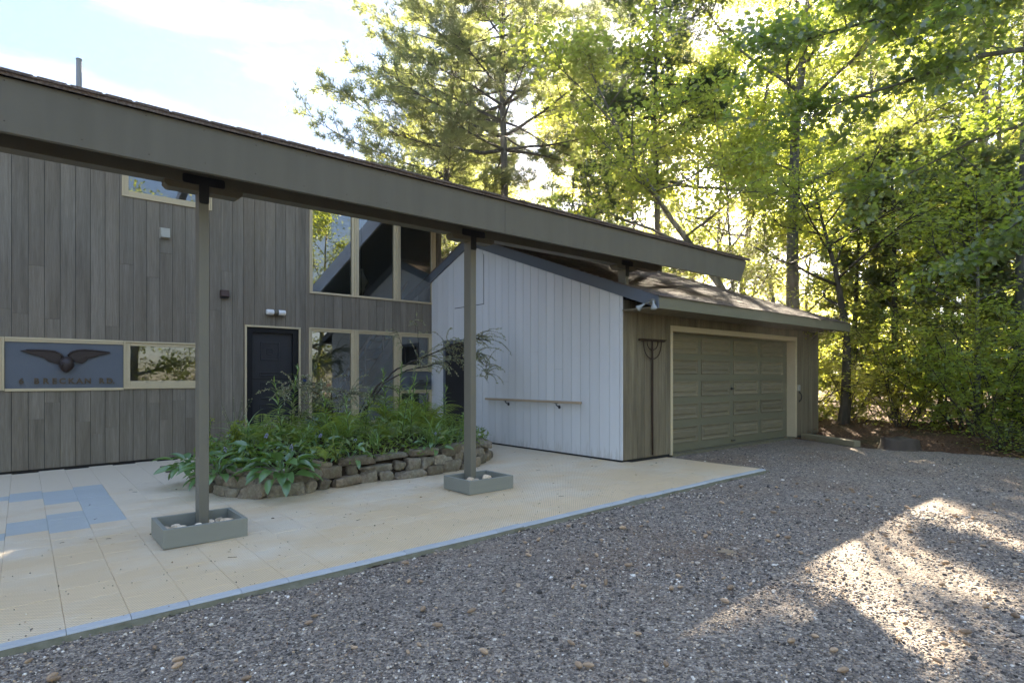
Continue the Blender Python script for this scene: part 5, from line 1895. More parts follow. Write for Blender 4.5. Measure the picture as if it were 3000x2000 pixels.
n = 420
x, y = r.uniform(-0.4, 8.0, n), 4.08 + np.abs(r.normal(0, 0.9, n))
ok_ = (y < 6.5)
x, y = x[ok_], y[ok_]
n = len(x)
sz = r.uniform(0.004, 0.010, n)
V = ico[None] * (1 + r.normal(0, 0.15, (n, 11, 1))) * sz[:, None, None] / 2
V = V + np.stack([x, y, gz(x) + sz * 0.3], 1)[:, None, :]
kind(obj('grit', np_mesh('grit', V.reshape(-1, 3), (icoF[None] + (np.arange(n) * 11)[:, None, None]).reshape(-1, 3)), MAT['gravel_stone']), 'stuff')
n = 90
x, y = r.uniform(0.0, 7.6, n), r.uniform(4.3, 6.9, n)
P = np.stack([x, y, gz(x) + 0.004], 1)
D = unit(np.stack([r.normal(0, 1, n), r.normal(0, 1, n), r.normal(0.1, 0.15, n)], 1))
V, F = leaf_quads(P, D, unit(r.normal(0, 0.25, (n, 3)) + np.array([0, 0, 1.0])), r.uniform(0.015, 0.045, n), r.uniform(0.008, 0.018, n))
kind(obj('fallen_leaves', np_mesh('fallen_leaves', V, F), MAT['needle_litter']), 'stuff')
# spruce cones
def cone_mesh(seed):
    rr = np.random.default_rng(seed)
    q = MB()
    L, R = 0.047, 0.0118
    prof_ = []
    n_ = 9
    for i in range(n_ + 1):
        t = i / n_
        rad_ = R * (math.sin(math.pi * min(0.98, 0.10 + 0.88 * t)) ** 0.7)
        prof_ += [(rad_ * 0.80, (t - 0.5) * L), (rad_ * 1.06, (t - 0.5) * L + L / n_ * 0.72)]
    q.lathe(prof_[:-1], 8, (0, 0, 0), 'X')
    return q.mesh('pine_cone')
cone_me = [cone_mesh(0), cone_mesh(1)]
for me in cone_me:
    me.materials.append(MAT['cone'])
cnt = 0
tries = 0
while cnt < 150 and tries < 5000:
    tries += 1
    aa = r.uniform(-0.75, 0.75)
    dd = math.sqrt(r.uniform(2.4 ** 2, 8.2 ** 2))
    x, y = dd * math.cos(rad(50.06) - aa), dd * math.sin(rad(50.06) - aa)
    if not (y < 3.9 and x < 8.0):
        continue
    o = obj('pine_cone', cone_me[cnt % 2], None)
    s = r.uniform(0.75, 1.3)
    o.scale = (s, s * r.uniform(0.9, 1.2), s)
    o.location = (x, y, ground_z(x) - 0.03 + 0.019 * s)
    o.rotation_euler = (r.uniform(0, 6), r.normal(0, 0.15), r.uniform(0, 6.28))
    if y > 3.1:
        tag(o, 'small tan cone on the gravel close to the tile edging', 'pine cone', 'cones beside the tile edging')
    elif x > 3.4 and y < 1.9:
        tag(o, 'small tan cone on the gravel in the sun dappled corner of the drive', 'pine cone', 'cones in the dappled corner')
    else:
        tag(o, 'small tan cone on the shaded open middle of the gravel drive', 'pine cone', 'cones in the middle of the drive')
    cnt += 1
def oak_outline(L, W):
    half = [(0.0, 0.012), (0.10, 0.05), (0.16, 0.22), (0.24, 0.10), (0.36, 0.42), (0.45, 0.16), (0.58, 0.5), (0.68, 0.2), (0.80, 0.34), (0.88, 0.14), (1.0, 0.0)]
    return [(u * L, v * W) for u, v in half]
q = MB()
ol = oak_outline(0.155, 0.085)
q.add([(u, v, 0.012 + 0.10 * v + 0.05 * math.sin(u * 20) * 0.3) for u, v in ol] + [(u, -v, 0.016 + 0.25 * v) for u, v in ol[-2::-1]], [tuple(range(2 * len(ol) - 1))])
q.tube([(-0.03, 0.004, 0.010), (0.0, 0.0, 0.012)], 0.0018, 5)
o = q.build('oak_leaf', MAT['dry_leaf'])
so = o.modifiers.new('thick', 'SOLIDIFY')
so.thickness = 0.0012
o.location = (4.13, 2.47, ground_z(4.1) - 0.012)
o.rotation_euler = (0.1, -0.05, rad(-62))
tag(o, 'pale dry oak leaf lying alone on the dark gravel', 'leaf')

# ================================================================== TREES
CAM_F = np.array([0.6419, 0.7668])
CAM_R = np.array([0.7668, -0.6419])
def spot(t, d):
    """ground position: d metres ahead of the drive's entrance, t*d metres to the right"""
    p = (CAM_F + t * CAM_R) * d
    return float(p[0]), float(p[1])

SUNXY = SUN[:2] / SUN[2]
def sun_gap(P, keep=0.10, rr=None):
    """leaves missing from the crowns where sun reaches the drive, the garage roof and the wood floor"""
    gx = P[:, 0] - SUNXY[0] * (P[:, 2] - 0.05)
    gy = P[:, 1] - SUNXY[1] * (P[:, 2] - 0.05)
    hit = np.zeros(len(P), bool)
    for (x, y, a, b, ang) in GAPS:
        c, s = math.cos(rad(ang)), math.sin(rad(ang))
        u = ((gx - x) * c + (gy - y) * s) / a
        v = (-(gx - x) * s + (gy - y) * c) / b
        hit |= (u * u + v * v) < 1
    rx = P[:, 0] - SUNXY[0] * (P[:, 2] - 3.3)
    ry = P[:, 1] - SUNXY[1] * (P[:, 2] - 3.3)
    on = (rx > 8.4) & (rx < 14.6) & (ry > 4.9) & (ry < 10)
    pat = np.sin(rx * 2.3 + 0.6 * np.sin(ry * 3.1)) * np.sin(ry * 1.9 + 0.8 * np.sin(rx * 1.3) + 1)
    hit |= on & (pat > -0.45)
    pat2 = np.sin(gx * 1.9 + 0.9 * np.sin(gy * 1.4)) * np.sin(gy * 1.6 + 0.7 * np.sin(gx * 1.1) + 2)
    hit |= (gx > 13.3) & (gx < 21) & (gy > 0.5) & (gy < 10) & (pat2 > -0.88) & (P[:, 2] > 3.0)
    return ~hit | (rr.random(len(P)) < keep)
GAPS = [(5.35, 1.95, 0.60, 0.22, -35), (4.35, 1.40, 0.75, 0.26, -30), (3.75, 0.95, 0.5, 0.25, -25), (6.9, 2.6, 0.45, 0.16, -20), (8.0, 2.75, 0.6, 0.14, -15),
        (4.9, 0.7, 0.5, 0.16, -30), (3.4, 0.5, 0.4, 0.2, -20), (13.6, 5.2, 0.9, 0.5, 10), (12.9, 3.3, 0.9, 0.22, -30), (14.6, 4.4, 0.7, 0.4, 0), (2.4, 7.6, 0.35, 0.3, 0), (1.2, 8.8, 0.5, 0.3, 0),
        (10.9, 2.9, 0.6, 0.16, -20)]

def grow(path_pts, radii, q, n=7):
    q.tube([tuple(p) for p in path_pts], list(radii), n)

def wander(p, d, L, n, r, up=0.0, wob=0.12):
    pts_ = [np.array(p, float)]
    d = unit(np.array(d, float))
    for i in range(n):
        d = unit(d + r.normal(0, wob, 3) + np.array([0, 0, up]))
        pts_.append(pts_[-1] + d * L / n)
    return np.array(pts_)

def sample(path, u):
    x = u * (len(path) - 1)
    i = np.minimum(x.astype(int), len(path) - 2)
    return path[i] + (path[i + 1] - path[i]) * (x - i)[:, None]

LEAVES = 1.7
def broadleaf(name, label, x, y, H, r0, R, cb, nleaf, leaf, mat_l, mat_b, seed, lean=(0, 0), group=None, limbs=16, flat=0.5, sig=0.34, cat='tree', lobed=False, gaps=True):
    H = min(H, 22.5)
    r = np.random.default_rng(seed)
    z0 = ground_z(x) - 0.05
    t = thing(name, label, cat, (x, y, z0), group)
    base = np.zeros(3)
    n = 10
    trunk = [base]
    d = unit(np.array([lean[0], lean[1], 1.0]))
    for i in range(n):
        d = unit(d + r.normal(0, 0.045, 3) + np.array([0, 0, 0.03]))
        trunk.append(trunk[-1] + d * H * 0.93 / n)
    trunk = np.array(trunk)
    q = MB()
    rr_ = r0 * (1 - np.linspace(0, 1, n + 1) ** 0.9 * 0.90)
    rr_[0] *= 1.28
    grow(trunk, rr_, q, 9)
    anchors, weights = [], []
    for i in range(limbs):
        u = cb + (0.98 - cb) * ((i + r.uniform(0, 0.9)) / limbs)
        p = sample(trunk, np.array([u]))[0]
        az = i * 2.39996 + r.normal(0, 0.35)
        el = r.uniform(0.15, 0.75) + 0.45 * (u - cb)
        prof_ = math.sin(math.pi * min(1, 0.25 + 0.72 * (u - cb) / (1 - cb))) ** 0.7
        L = R * prof_ * r.uniform(0.65, 1.15)
        path = wander(p, (math.cos(az) * math.cos(el), math.sin(az) * math.cos(el), math.sin(el)), L, 6, r, 0.03, 0.13)
        rl = max(0.014, r0 * (1 - u) * 0.55 * r.uniform(0.7, 1.1) + 0.012)
        grow(path, np.linspace(rl, 0.008, 7), q, 5)
        anchors.append(sample(path, r.uniform(0.35, 1.0, 14)))
        for k in range(5):
            us = r.uniform(0.3, 0.95)
            ps = sample(path, np.array([us]))[0]
            dd = unit(path[-1] - path[0])
            sd = unit(dd + np.array([r.normal(0, 0.7), r.normal(0, 0.7), r.normal(0.05, 0.28)]))
            sp = wander(ps, sd, L * r.uniform(0.3, 0.55), 4, r, 0.0, 0.16)
            grow(sp, np.linspace(rl * 0.4 + 0.004, 0.004, 5), q, 4)
            anchors.append(sample(sp, r.uniform(0.15, 1.0, 9)))
    q.build('trunk', mat_b, t)
    A = np.concatenate(anchors)
    nleaf = int(nleaf * LEAVES)
    idx = r.integers(0, len(A), nleaf)
    P = A[idx] + r.normal(0, 1, (nleaf, 3)) * np.array([sig, sig, sig * flat])
    if gaps:
        P = P[sun_gap(P + np.array([x, y, z0]), 0.10, r)]
    m_ = len(P)
    D = unit(np.stack([r.normal(0, 1, m_), r.normal(0, 1, m_), r.normal(-0.25, 0.45, m_)], 1))
    N = unit(r.normal(0, 0.45, (m_, 3)) + np.array([0, 0, 1.0]))
    L = leaf * 1.08 * r.uniform(0.7, 1.25, m_)
    if lobed:
        V, F = lobed_leaves(P, D, N, L, r)
    else:
        V, F = leaf_quads(P, D, N, L, L * r.uniform(0.55, 0.8, m_))
    kind(obj('crown', np_mesh('crown', V, F), mat_l, t), 'stuff')
    return t

OAK = np.array([(0.0, 0.0), (0.14, 0.10), (0.22, 0.30), (0.32, 0.14), (0.48, 0.42), (0.60, 0.17), (0.78, 0.33), (0.86, 0.13), (1.0, 0.0), (0.86, -0.13), (0.78, -0.33), (0.60, -0.17), (0.48, -0.42), (0.32, -0.14), (0.22, -0.30), (0.14, -0.10)])
def lobed_leaves(P, D, N, L, r):
    S = unit(np.cross(D, N))
    Nn = np.cross(S, D)
    n = len(P)
    sweep = r.normal(0.0, 0.22, n)
    u = OAK[:, 0][None, :, None]
    v = OAK[:, 1][None, :, None]
    Lc = L[:, None, None]
    V = P[:, None] + D[:, None] * Lc * u + S[:, None] * Lc * v * 0.95 + Nn[:, None] * Lc * (0.25 * np.abs(v) - sweep[:, None, None] * u ** 2)
    idx = np.arange(n)[:, None, None] * 16
    cells_ = np.array([(0, 1, 15, 15), (1, 2, 3, 15), (3, 13, 14, 15), (3, 4, 5, 13), (5, 11, 12, 13), (5, 6, 7, 11), (7, 9, 10, 11), (7, 8, 9, 9)])
    tri = []
    for c in cells_:
        a, b, c2, d2 = c
        tri.append((a, b, c2))
        if d2 != c2:
            tri.append((a, c2, d2))
    F = (np.array(tri)[None] + idx).reshape(-1, 3)
    return V.reshape(-1, 3), F

def tuft_fans(P, D, L, W, r, k=6, spread=0.75):
    """needle tufts: k thin triangles fanned round a direction"""
    n = len(P)
    V = np.empty((n, k, 3, 3))
    for i in range(k):
        d = unit(D + r.normal(0, spread, (n, 3)))
        s = unit(np.cross(d, r.normal(0, 1, (n, 3)))) * W
        l = L * r.uniform(0.7, 1.2, n)
        V[:, i, 0] = P + s / 2
        V[:, i, 1] = P - s / 2
        V[:, i, 2] = P + d * l[:, None]
    return V.reshape(-1, 3), np.arange(n * k * 3).reshape(-1, 3)

def pine(name, label, x, y, H, r0, R, cb, ntuft, seed, mat_l, mat_b, tuft=0.20, tw=0.024, group=None, per=5, side=None, step=0.75, rise=0.22, k=7):
    H = min(H, 24.6)
    r = np.random.default_rng(seed)
    z0 = ground_z(x) - 0.05
    t = thing(name, label, 'pine tree', (x, y, z0), group)
    n = 12
    trunk = [np.zeros(3)]
    d = np.array([0, 0, 1.0])
    for i in range(n):
        d = unit(d + r.normal(0, 0.016, 3) + np.array([0, 0, 0.05]))
        trunk.append(trunk[-1] + d * H / n)
    trunk = np.array(trunk)
    q = MB()
    rr_ = r0 * (1 - np.linspace(0, 1, n + 1) * 0.93)
    rr_[0] *= 1.2
    grow(trunk, rr_, q, 9)
    A, AD = [], []
    z = cb * H
    i = 0
    while z < H * 0.985:
        u = z / H
        rel = (u - cb) / (1 - cb)
        for b in range(per):
            az = i * 1.1 + b * 2 * math.pi / per + r.normal(0, 0.3)
            L = R * (1 - rel) ** 0.6 * r.uniform(0.45, 1.15) + 0.4
            if side is not None:
                L *= 1 + 0.28 * math.cos(az - side)
            p = sample(trunk, np.array([u]))[0]
            el = r.normal(0.05, 0.14) + rise * rel
            path = wander(p, (math.cos(az) * math.cos(el), math.sin(az) * math.cos(el), math.sin(el)), L, 7, r, 0.035, 0.07)
            rl = 0.012 + r0 * 0.28 * (1 - rel) * r.uniform(0.6, 1.1)
            grow(path, np.linspace(rl, 0.006, 8), q, 5)
            ax = unit(path[-1] - path[0])
            sd = unit(np.cross(ax, [0, 0, 1.0]))
            nb = max(3, int(L * 2.4))
            for k2 in range(nb):
                us = 0.28 + 0.70 * (k2 + r.random()) / nb
                ps = sample(path, np.array([us]))[0]
                sg = 1 if k2 % 2 else -1
                sl = L * 0.36 * (1.15 - us * 0.7) * r.uniform(0.6, 1.2)
                dd = unit(ax * 0.75 + sd * sg * 0.8 + np.array([0, 0, r.normal(0.08, 0.12)]))
                sp = wander(ps, dd, sl, 3, r, 0.05, 0.10)
                grow(sp, np.linspace(rl * 0.32 + 0.003, 0.003, 4), q, 4)
                A.append(sample(sp, r.uniform(0.2, 1.0, 8)))
                AD.append(np.tile(dd + np.array([0, 0, 0.35]), (8, 1)))
            A.append(sample(path, r.uniform(0.6, 1.0, 5)))
            AD.append(np.tile(ax + np.array([0, 0, 0.35]), (5, 1)))
        z += step * r.uniform(0.75, 1.25)
        i += 1
    q.build('trunk', mat_b, t)
    A, AD = np.concatenate(A), unit(np.concatenate(AD))
    ntuft = int(ntuft * 2.0)
    idx = r.integers(0, len(A), ntuft)
    P = A[idx] + r.normal(0, 0.09, (ntuft, 3))
    D = AD[idx]
    ok = sun_gap(P + np.array([x, y, z0]), 0.25, r)
    P, D = P[ok], D[ok]
    V, F = tuft_fans(P, D, tuft, tw, r, k)
    kind(obj('crown', np_mesh('crown', V, F), mat_l, t), 'stuff')
    return t

def cedar(label, x, y, H, R, n, seed, group):
    r = np.random.default_rng(seed)
    z0 = ground_z(x) - 0.05
    t = thing('cedar_tree', label, 'cedar tree', (x, y, z0), group)
    q = MB()
    tr = wander((0, 0, 0), (r.normal(0, 0.04), r.normal(0, 0.04), 1), H, 8, r, 0.05, 0.02)
    grow(tr, np.linspace(0.11, 0.015, 9), q, 8)
    A, AD = [], []
    nb = int(H * 9)
    for i in range(nb):
        u = 0.07 + 0.91 * (i + r.random()) / nb
        az = i * 2.39996 + r.normal(0, 0.4)
        L = R * (1.05 - u) ** 0.55 * r.uniform(0.6, 1.2)
        p = sample(tr, np.array([u]))[0]
        el = r.uniform(-0.15, 0.35)
        path = wander(p, (math.cos(az) * math.cos(el), math.sin(az) * math.cos(el), math.sin(el)), L, 5, r, 0.06, 0.12)
        grow(path, np.linspace(0.016, 0.004, 6), q, 4)
        A.append(sample(path, r.uniform(0.2, 1.0, 12) ** 0.5))
        AD.append(np.tile(unit(path[-1] - path[0]), (12, 1)))
    q.build('trunk', MAT['bark_dark'], t)
    A, AD = np.concatenate(A), np.concatenate(AD)
    n = int(n * 1.7)
    idx = r.integers(0, len(A), n)
    P = A[idx] + r.normal(0, 0.10, (n, 3))
    ok = sun_gap(P + np.array([x, y, z0]), 0.3, r)
    P, idx = P[ok], idx[ok]
    n = len(P)
    D = unit(AD[idx] * 0.9 + np.stack([r.normal(0, 0.45, n), r.normal(0, 0.45, n), r.normal(-0.45, 0.3, n)], 1))
    N = unit(r.normal(0, 1, (n, 3)) + np.array([0, 0, 0.5]))
    S = unit(np.cross(D, N))
    Vs, Fs, o_ = [], [], 0
    for k in range(5):          # a flat spray: five fingers in one plane
        a = (k - 2) * 0.36
        dk = D * math.cos(a) + S * math.sin(a)
        L = 0.17 * r.uniform(0.7, 1.3, n) * (1 - 0.16 * abs(k - 2))
        V, F = leaf_quads(P, dk, N, L, L * 0.20, 0.05)
        Vs.append(V.reshape(n, 4, 3))
    V = np.stack(Vs, 1).reshape(-1, 3)
    # weld the five fingers of each spray at one shared foot so they read as one leaf
    V = V.reshape(n, 20, 3)
    keep = [0] + [i for k in range(5) for i in (4 * k + 1, 4 * k + 2, 4 * k + 3)]
    V2 = V[:, keep].reshape(-1, 3)
    f = np.array([(0, 1 + 3 * k, 2 + 3 * k, 3 + 3 * k) for k in range(5)])
    F = (f[None] + (np.arange(n) * 16)[:, None, None]).reshape(-1, 4)
    kind(obj('crown', np_mesh('crown', V2, F), MAT['cedar'], t), 'stuff')
    return t

# --- white pines behind the house
x, y = spot(-0.016, 26)
pine('white_pine', 'large white pine with a thick bare trunk rising behind the eave', x, y, 30, 0.27, 5.6, 0.47, 8600, 201, MAT['needle_pine'], MAT['bark_pine'], 0.27, 0.030, 'white pines behind the house')
x, y = spot(-0.128, 28)
pine('white_pine', 'white pine reaching long boughs left over the blue sky', x, y, 27, 0.24, 5.7, 0.25, 11500, 202, MAT['needle_pine'], MAT['bark_pine'], 0.25, 0.028, 'white pines behind the house', side=math.pi * 0.80)
x, y = spot(-0.115, 34)
pine('white_pine', 'lower white pine with blue green boughs just above the eave', x, y, 17.5, 0.20, 5.6, 0.30, 6000, 203, MAT['needle_pine'], MAT['bark_pine'], 0.26, 0.03, 'white pines behind the house')
# --- dark conifers with thin straight trunks
for k, (t_, d, H, r0, R, cb, nt_, lab) in enumerate([
        (0.254, 18.6, 22, 0.125, 2.0, 0.42, 3600, 'straight dark spruce with a bare trunk right of the pines above the garage ridge'),
        (0.168, 27, 22, 0.10, 2.0, 0.22, 3600, 'slender dark spruce on a thin pole trunk beside the large pine'),
        (0.222, 24, 15, 0.09, 2.1, 0.25, 3400, 'short dark spruce between two taller bare trunks'),
        (0.10, 33, 17, 0.10, 2.6, 0.25, 3600, 'bushy dark spruce filling the gap right of the large pine trunk')]):
    x, y = spot(t_, d)
    pine('spruce_tree', lab, x, y, H, r0, R, cb, nt_, 220 + k, MAT['needle_dark'], MAT['bark_dark'], 0.20, 0.03, 'dark spruces behind the garage', 5, None, 0.62, 0.05, 6)

# --- broadleaf wood behind the garage
wood = [
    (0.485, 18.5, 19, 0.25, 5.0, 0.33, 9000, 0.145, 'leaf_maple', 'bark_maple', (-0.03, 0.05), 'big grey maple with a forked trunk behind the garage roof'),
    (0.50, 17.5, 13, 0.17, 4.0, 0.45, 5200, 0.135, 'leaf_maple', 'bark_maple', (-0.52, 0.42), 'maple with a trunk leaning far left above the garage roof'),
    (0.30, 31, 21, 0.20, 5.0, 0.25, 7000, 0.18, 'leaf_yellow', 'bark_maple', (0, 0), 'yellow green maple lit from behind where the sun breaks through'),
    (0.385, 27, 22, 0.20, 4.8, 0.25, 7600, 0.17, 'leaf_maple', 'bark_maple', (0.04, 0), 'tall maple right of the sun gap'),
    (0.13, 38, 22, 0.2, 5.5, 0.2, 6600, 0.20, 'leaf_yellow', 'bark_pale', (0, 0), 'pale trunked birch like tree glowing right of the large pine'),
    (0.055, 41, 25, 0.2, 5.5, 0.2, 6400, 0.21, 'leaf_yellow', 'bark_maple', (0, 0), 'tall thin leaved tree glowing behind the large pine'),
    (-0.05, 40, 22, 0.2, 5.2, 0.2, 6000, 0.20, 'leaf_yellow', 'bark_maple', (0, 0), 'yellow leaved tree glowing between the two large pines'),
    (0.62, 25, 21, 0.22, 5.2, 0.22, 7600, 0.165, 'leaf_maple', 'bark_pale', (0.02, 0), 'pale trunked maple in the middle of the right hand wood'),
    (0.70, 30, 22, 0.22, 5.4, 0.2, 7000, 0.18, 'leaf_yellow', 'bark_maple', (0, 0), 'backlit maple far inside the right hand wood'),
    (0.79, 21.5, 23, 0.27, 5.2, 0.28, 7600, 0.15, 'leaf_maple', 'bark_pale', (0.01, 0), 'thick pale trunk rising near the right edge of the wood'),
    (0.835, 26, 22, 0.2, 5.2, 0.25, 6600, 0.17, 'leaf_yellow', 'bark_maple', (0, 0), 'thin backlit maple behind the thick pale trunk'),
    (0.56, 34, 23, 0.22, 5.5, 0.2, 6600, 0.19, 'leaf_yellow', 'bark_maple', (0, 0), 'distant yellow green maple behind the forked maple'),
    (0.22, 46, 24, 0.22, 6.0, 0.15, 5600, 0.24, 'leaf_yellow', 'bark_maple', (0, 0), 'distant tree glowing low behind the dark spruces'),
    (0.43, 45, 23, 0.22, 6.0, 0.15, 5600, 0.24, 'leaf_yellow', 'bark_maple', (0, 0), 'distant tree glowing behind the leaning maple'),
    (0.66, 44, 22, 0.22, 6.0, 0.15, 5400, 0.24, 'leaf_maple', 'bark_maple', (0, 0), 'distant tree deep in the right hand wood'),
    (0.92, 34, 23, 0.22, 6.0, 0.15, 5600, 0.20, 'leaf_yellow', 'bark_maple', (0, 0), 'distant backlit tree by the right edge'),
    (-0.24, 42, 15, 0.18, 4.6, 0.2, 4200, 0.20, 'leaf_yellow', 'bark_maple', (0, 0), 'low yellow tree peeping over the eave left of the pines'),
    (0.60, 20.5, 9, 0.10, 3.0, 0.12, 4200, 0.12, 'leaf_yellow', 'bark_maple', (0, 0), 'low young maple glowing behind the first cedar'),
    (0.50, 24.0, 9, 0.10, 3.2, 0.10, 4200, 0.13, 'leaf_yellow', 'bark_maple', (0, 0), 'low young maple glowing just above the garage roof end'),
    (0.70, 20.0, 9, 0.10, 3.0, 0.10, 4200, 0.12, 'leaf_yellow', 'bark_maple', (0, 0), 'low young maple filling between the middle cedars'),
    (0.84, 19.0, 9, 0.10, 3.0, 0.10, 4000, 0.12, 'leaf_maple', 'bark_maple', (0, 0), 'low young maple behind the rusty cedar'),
    (0.385, 20.2, 12.0, 0.10, 3.3, 0.15, 8600, 0.11, 'leaf_maple', 'bark_maple', (0, 0), 'added slim maple close behind the garage ridge shading the drive'),  # tree added to cut the sun reaching the gravel
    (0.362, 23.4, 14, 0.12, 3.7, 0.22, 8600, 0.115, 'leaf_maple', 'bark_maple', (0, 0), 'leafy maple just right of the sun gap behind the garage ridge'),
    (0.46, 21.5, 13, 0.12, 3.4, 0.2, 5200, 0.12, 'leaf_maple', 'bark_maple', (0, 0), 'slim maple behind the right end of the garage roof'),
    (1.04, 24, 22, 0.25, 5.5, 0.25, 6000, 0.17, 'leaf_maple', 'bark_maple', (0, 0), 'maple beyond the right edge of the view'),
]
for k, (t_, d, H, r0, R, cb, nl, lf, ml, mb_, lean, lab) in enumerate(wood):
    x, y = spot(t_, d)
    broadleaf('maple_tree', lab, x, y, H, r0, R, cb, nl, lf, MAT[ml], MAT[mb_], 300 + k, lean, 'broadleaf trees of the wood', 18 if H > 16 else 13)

# pale straight trunk near the right edge, dark trunk beside the garage corner
x, y = spot(0.872, 13.2)
pine('pine_tree', 'near pine trunk at the right edge of the view', x, y, 24, 0.16, 3.2, 0.42, 3400, 240, MAT['needle_dark'], MAT['bark_pine'], 0.18, 0.02, None, 4)
broadleaf('maple_tree', 'dark trunked small tree right behind the garage corner', 15.3, 5.75, 7.5, 0.13, 2.4, 0.45, 3600, 0.10, MAT['leaf_maple'], MAT['bark_dark'], 341, (0.02, 0), 'broadleaf trees of the wood', 12)
x, y = spot(0.80, 12.6)
broadleaf('maple_tree', 'young tree with a bent leaning trunk at the right edge of the gravel', x, y, 6.4, 0.075, 1.7, 0.40, 1500, 0.11, MAT['leaf_shrub'], MAT['bark_maple'], 342, (0.22, 0.10), 'broadleaf trees of the wood', 10)

# foreground oak whose boughs hang in from the right
oak = thing('oak_tree', 'near oak whose long boughs of lobed leaves hang in from the upper right', 'oak tree', (15.6, 0.6, 0.05))
r = np.random.default_rng(371)
ob = np.array([15.6, 0.6, 0.05])
q = MB()
tr = wander((0, 0, 0), (0.02, 0.0, 1), 15, 10, r, 0.05, 0.03)
grow(tr, np.linspace(0.30, 0.10, 11), q, 10)
anch = []
def bough(p0, p1, sag, rad0, tw_n, tl, w):
    p0, p1 = np.array(p0) - ob, np.array(p1) - ob
    us = np.linspace(0, 1, 9)
    path = p0[None] + (p1 - p0)[None] * us[:, None]
    path[:, 2] += sag * np.sin(us * math.pi) + 0
    path += r.normal(0, 0.09, path.shape) * us[:, None]
    grow(path, np.linspace(rad0, 0.008, 9), q, 6)
    ax = unit(path[-1] - path[0])
    for k in range(tw_n):
        u = 0.30 + 0.70 * (k + r.random()) / tw_n
        ps = sample(path, np.array([u]))[0]
        sd = unit(ax * 0.8 + np.array([r.normal(0, 0.55), r.normal(0, 0.55), r.normal(-0.05, 0.28)]))
        sp = wander(ps, sd, tl * r.uniform(0.5, 1.2) * (1.2 - 0.5 * u), 4, r, -0.04, 0.14)
        grow(sp, np.linspace(0.012, 0.004, 5), q, 4)
        anch.append(sample(sp, r.uniform(0.15, 1.0, w)))
x2, y2 = spot(0.42, 9.6)
bough((15.7, 0.6, 7.4), (spot(0.50, 9.6)[0], spot(0.50, 9.6)[1], 5.5), 0.5, 0.07, 20, 1.7, 15)
bough((15.7, 0.6, 8.6), (spot(0.44, 9.8)[0], spot(0.44, 9.8)[1], 6.7), 0.5, 0.065, 20, 1.7, 16)
bough((15.7, 0.6, 9.4), (spot(0.60, 9.2)[0], spot(0.60, 9.2)[1], 7.3), 0.5, 0.06, 20, 1.6, 16)
bough((15.6, 0.6, 6.4), (spot(0.60, 10.6)[0], spot(0.60, 10.6)[1], 4.6), 0.4, 0.05, 13, 1.4, 12)
bough((15.6, 0.6, 5.4), (spot(0.78, 10.4)[0], spot(0.78, 10.4)[1], 3.3), 0.3, 0.045, 13, 1.2, 14)
bough((15.7, 0.6, 10.0), (spot(0.74, 8.6)[0], spot(0.74, 8.6)[1], 6.6), 0.5, 0.05, 16, 1.4, 16)
q.build('trunk', MAT['bark_maple'], oak)
A = np.concatenate(anch)
idx = r.integers(0, len(A), 9500)
P = A[idx] + r.normal(0, 1, (len(idx), 3)) * np.array([0.17, 0.17, 0.10])
P = P[sun_gap(P + ob, 0.15, r)]
n = len(P)
D = unit(np.stack([r.normal(-0.3, 0.8, n), r.normal(0, 0.8, n), r.normal(-0.45, 0.4, n)], 1))
N = unit(r.normal(0, 0.45, (n, 3)) + np.array([0, 0, 1.0]))
V, F = lobed_leaves(P, D, N, 0.135 * r.uniform(0.7, 1.25, n), r)
kind(obj('crown', np_mesh('crown', V, F), MAT['leaf_oak'], oak), 'stuff')

# cedars along the right
for k, (t_, d, H, R, n, lab) in enumerate([
        (0.575, 17.2, 7.2, 1.7, 3600, 'cedar just right of the garage eave'),
        (0.655, 16.0, 8.0, 1.8, 4200, 'dark cedar standing over the tree stump'),
        (0.735, 17.0, 8.6, 1.9, 4200, 'tallest dense cedar in the middle of the cedar row'),
        (0.80, 15.2, 7.4, 1.7, 4200, 'cedar with rusty brown sprays behind the leaning young tree'),
        (0.89, 14.6, 7.0, 1.8, 4200, 'cedar at the right edge of the view'),
        (0.99, 13.6, 6.6, 1.7, 2600, 'cedar beyond the right edge of the gravel')]):
    x, y = spot(t_, d)
    cedar(lab, x, y, H, R, n, 400 + k, 'cedars along the right side of the drive')

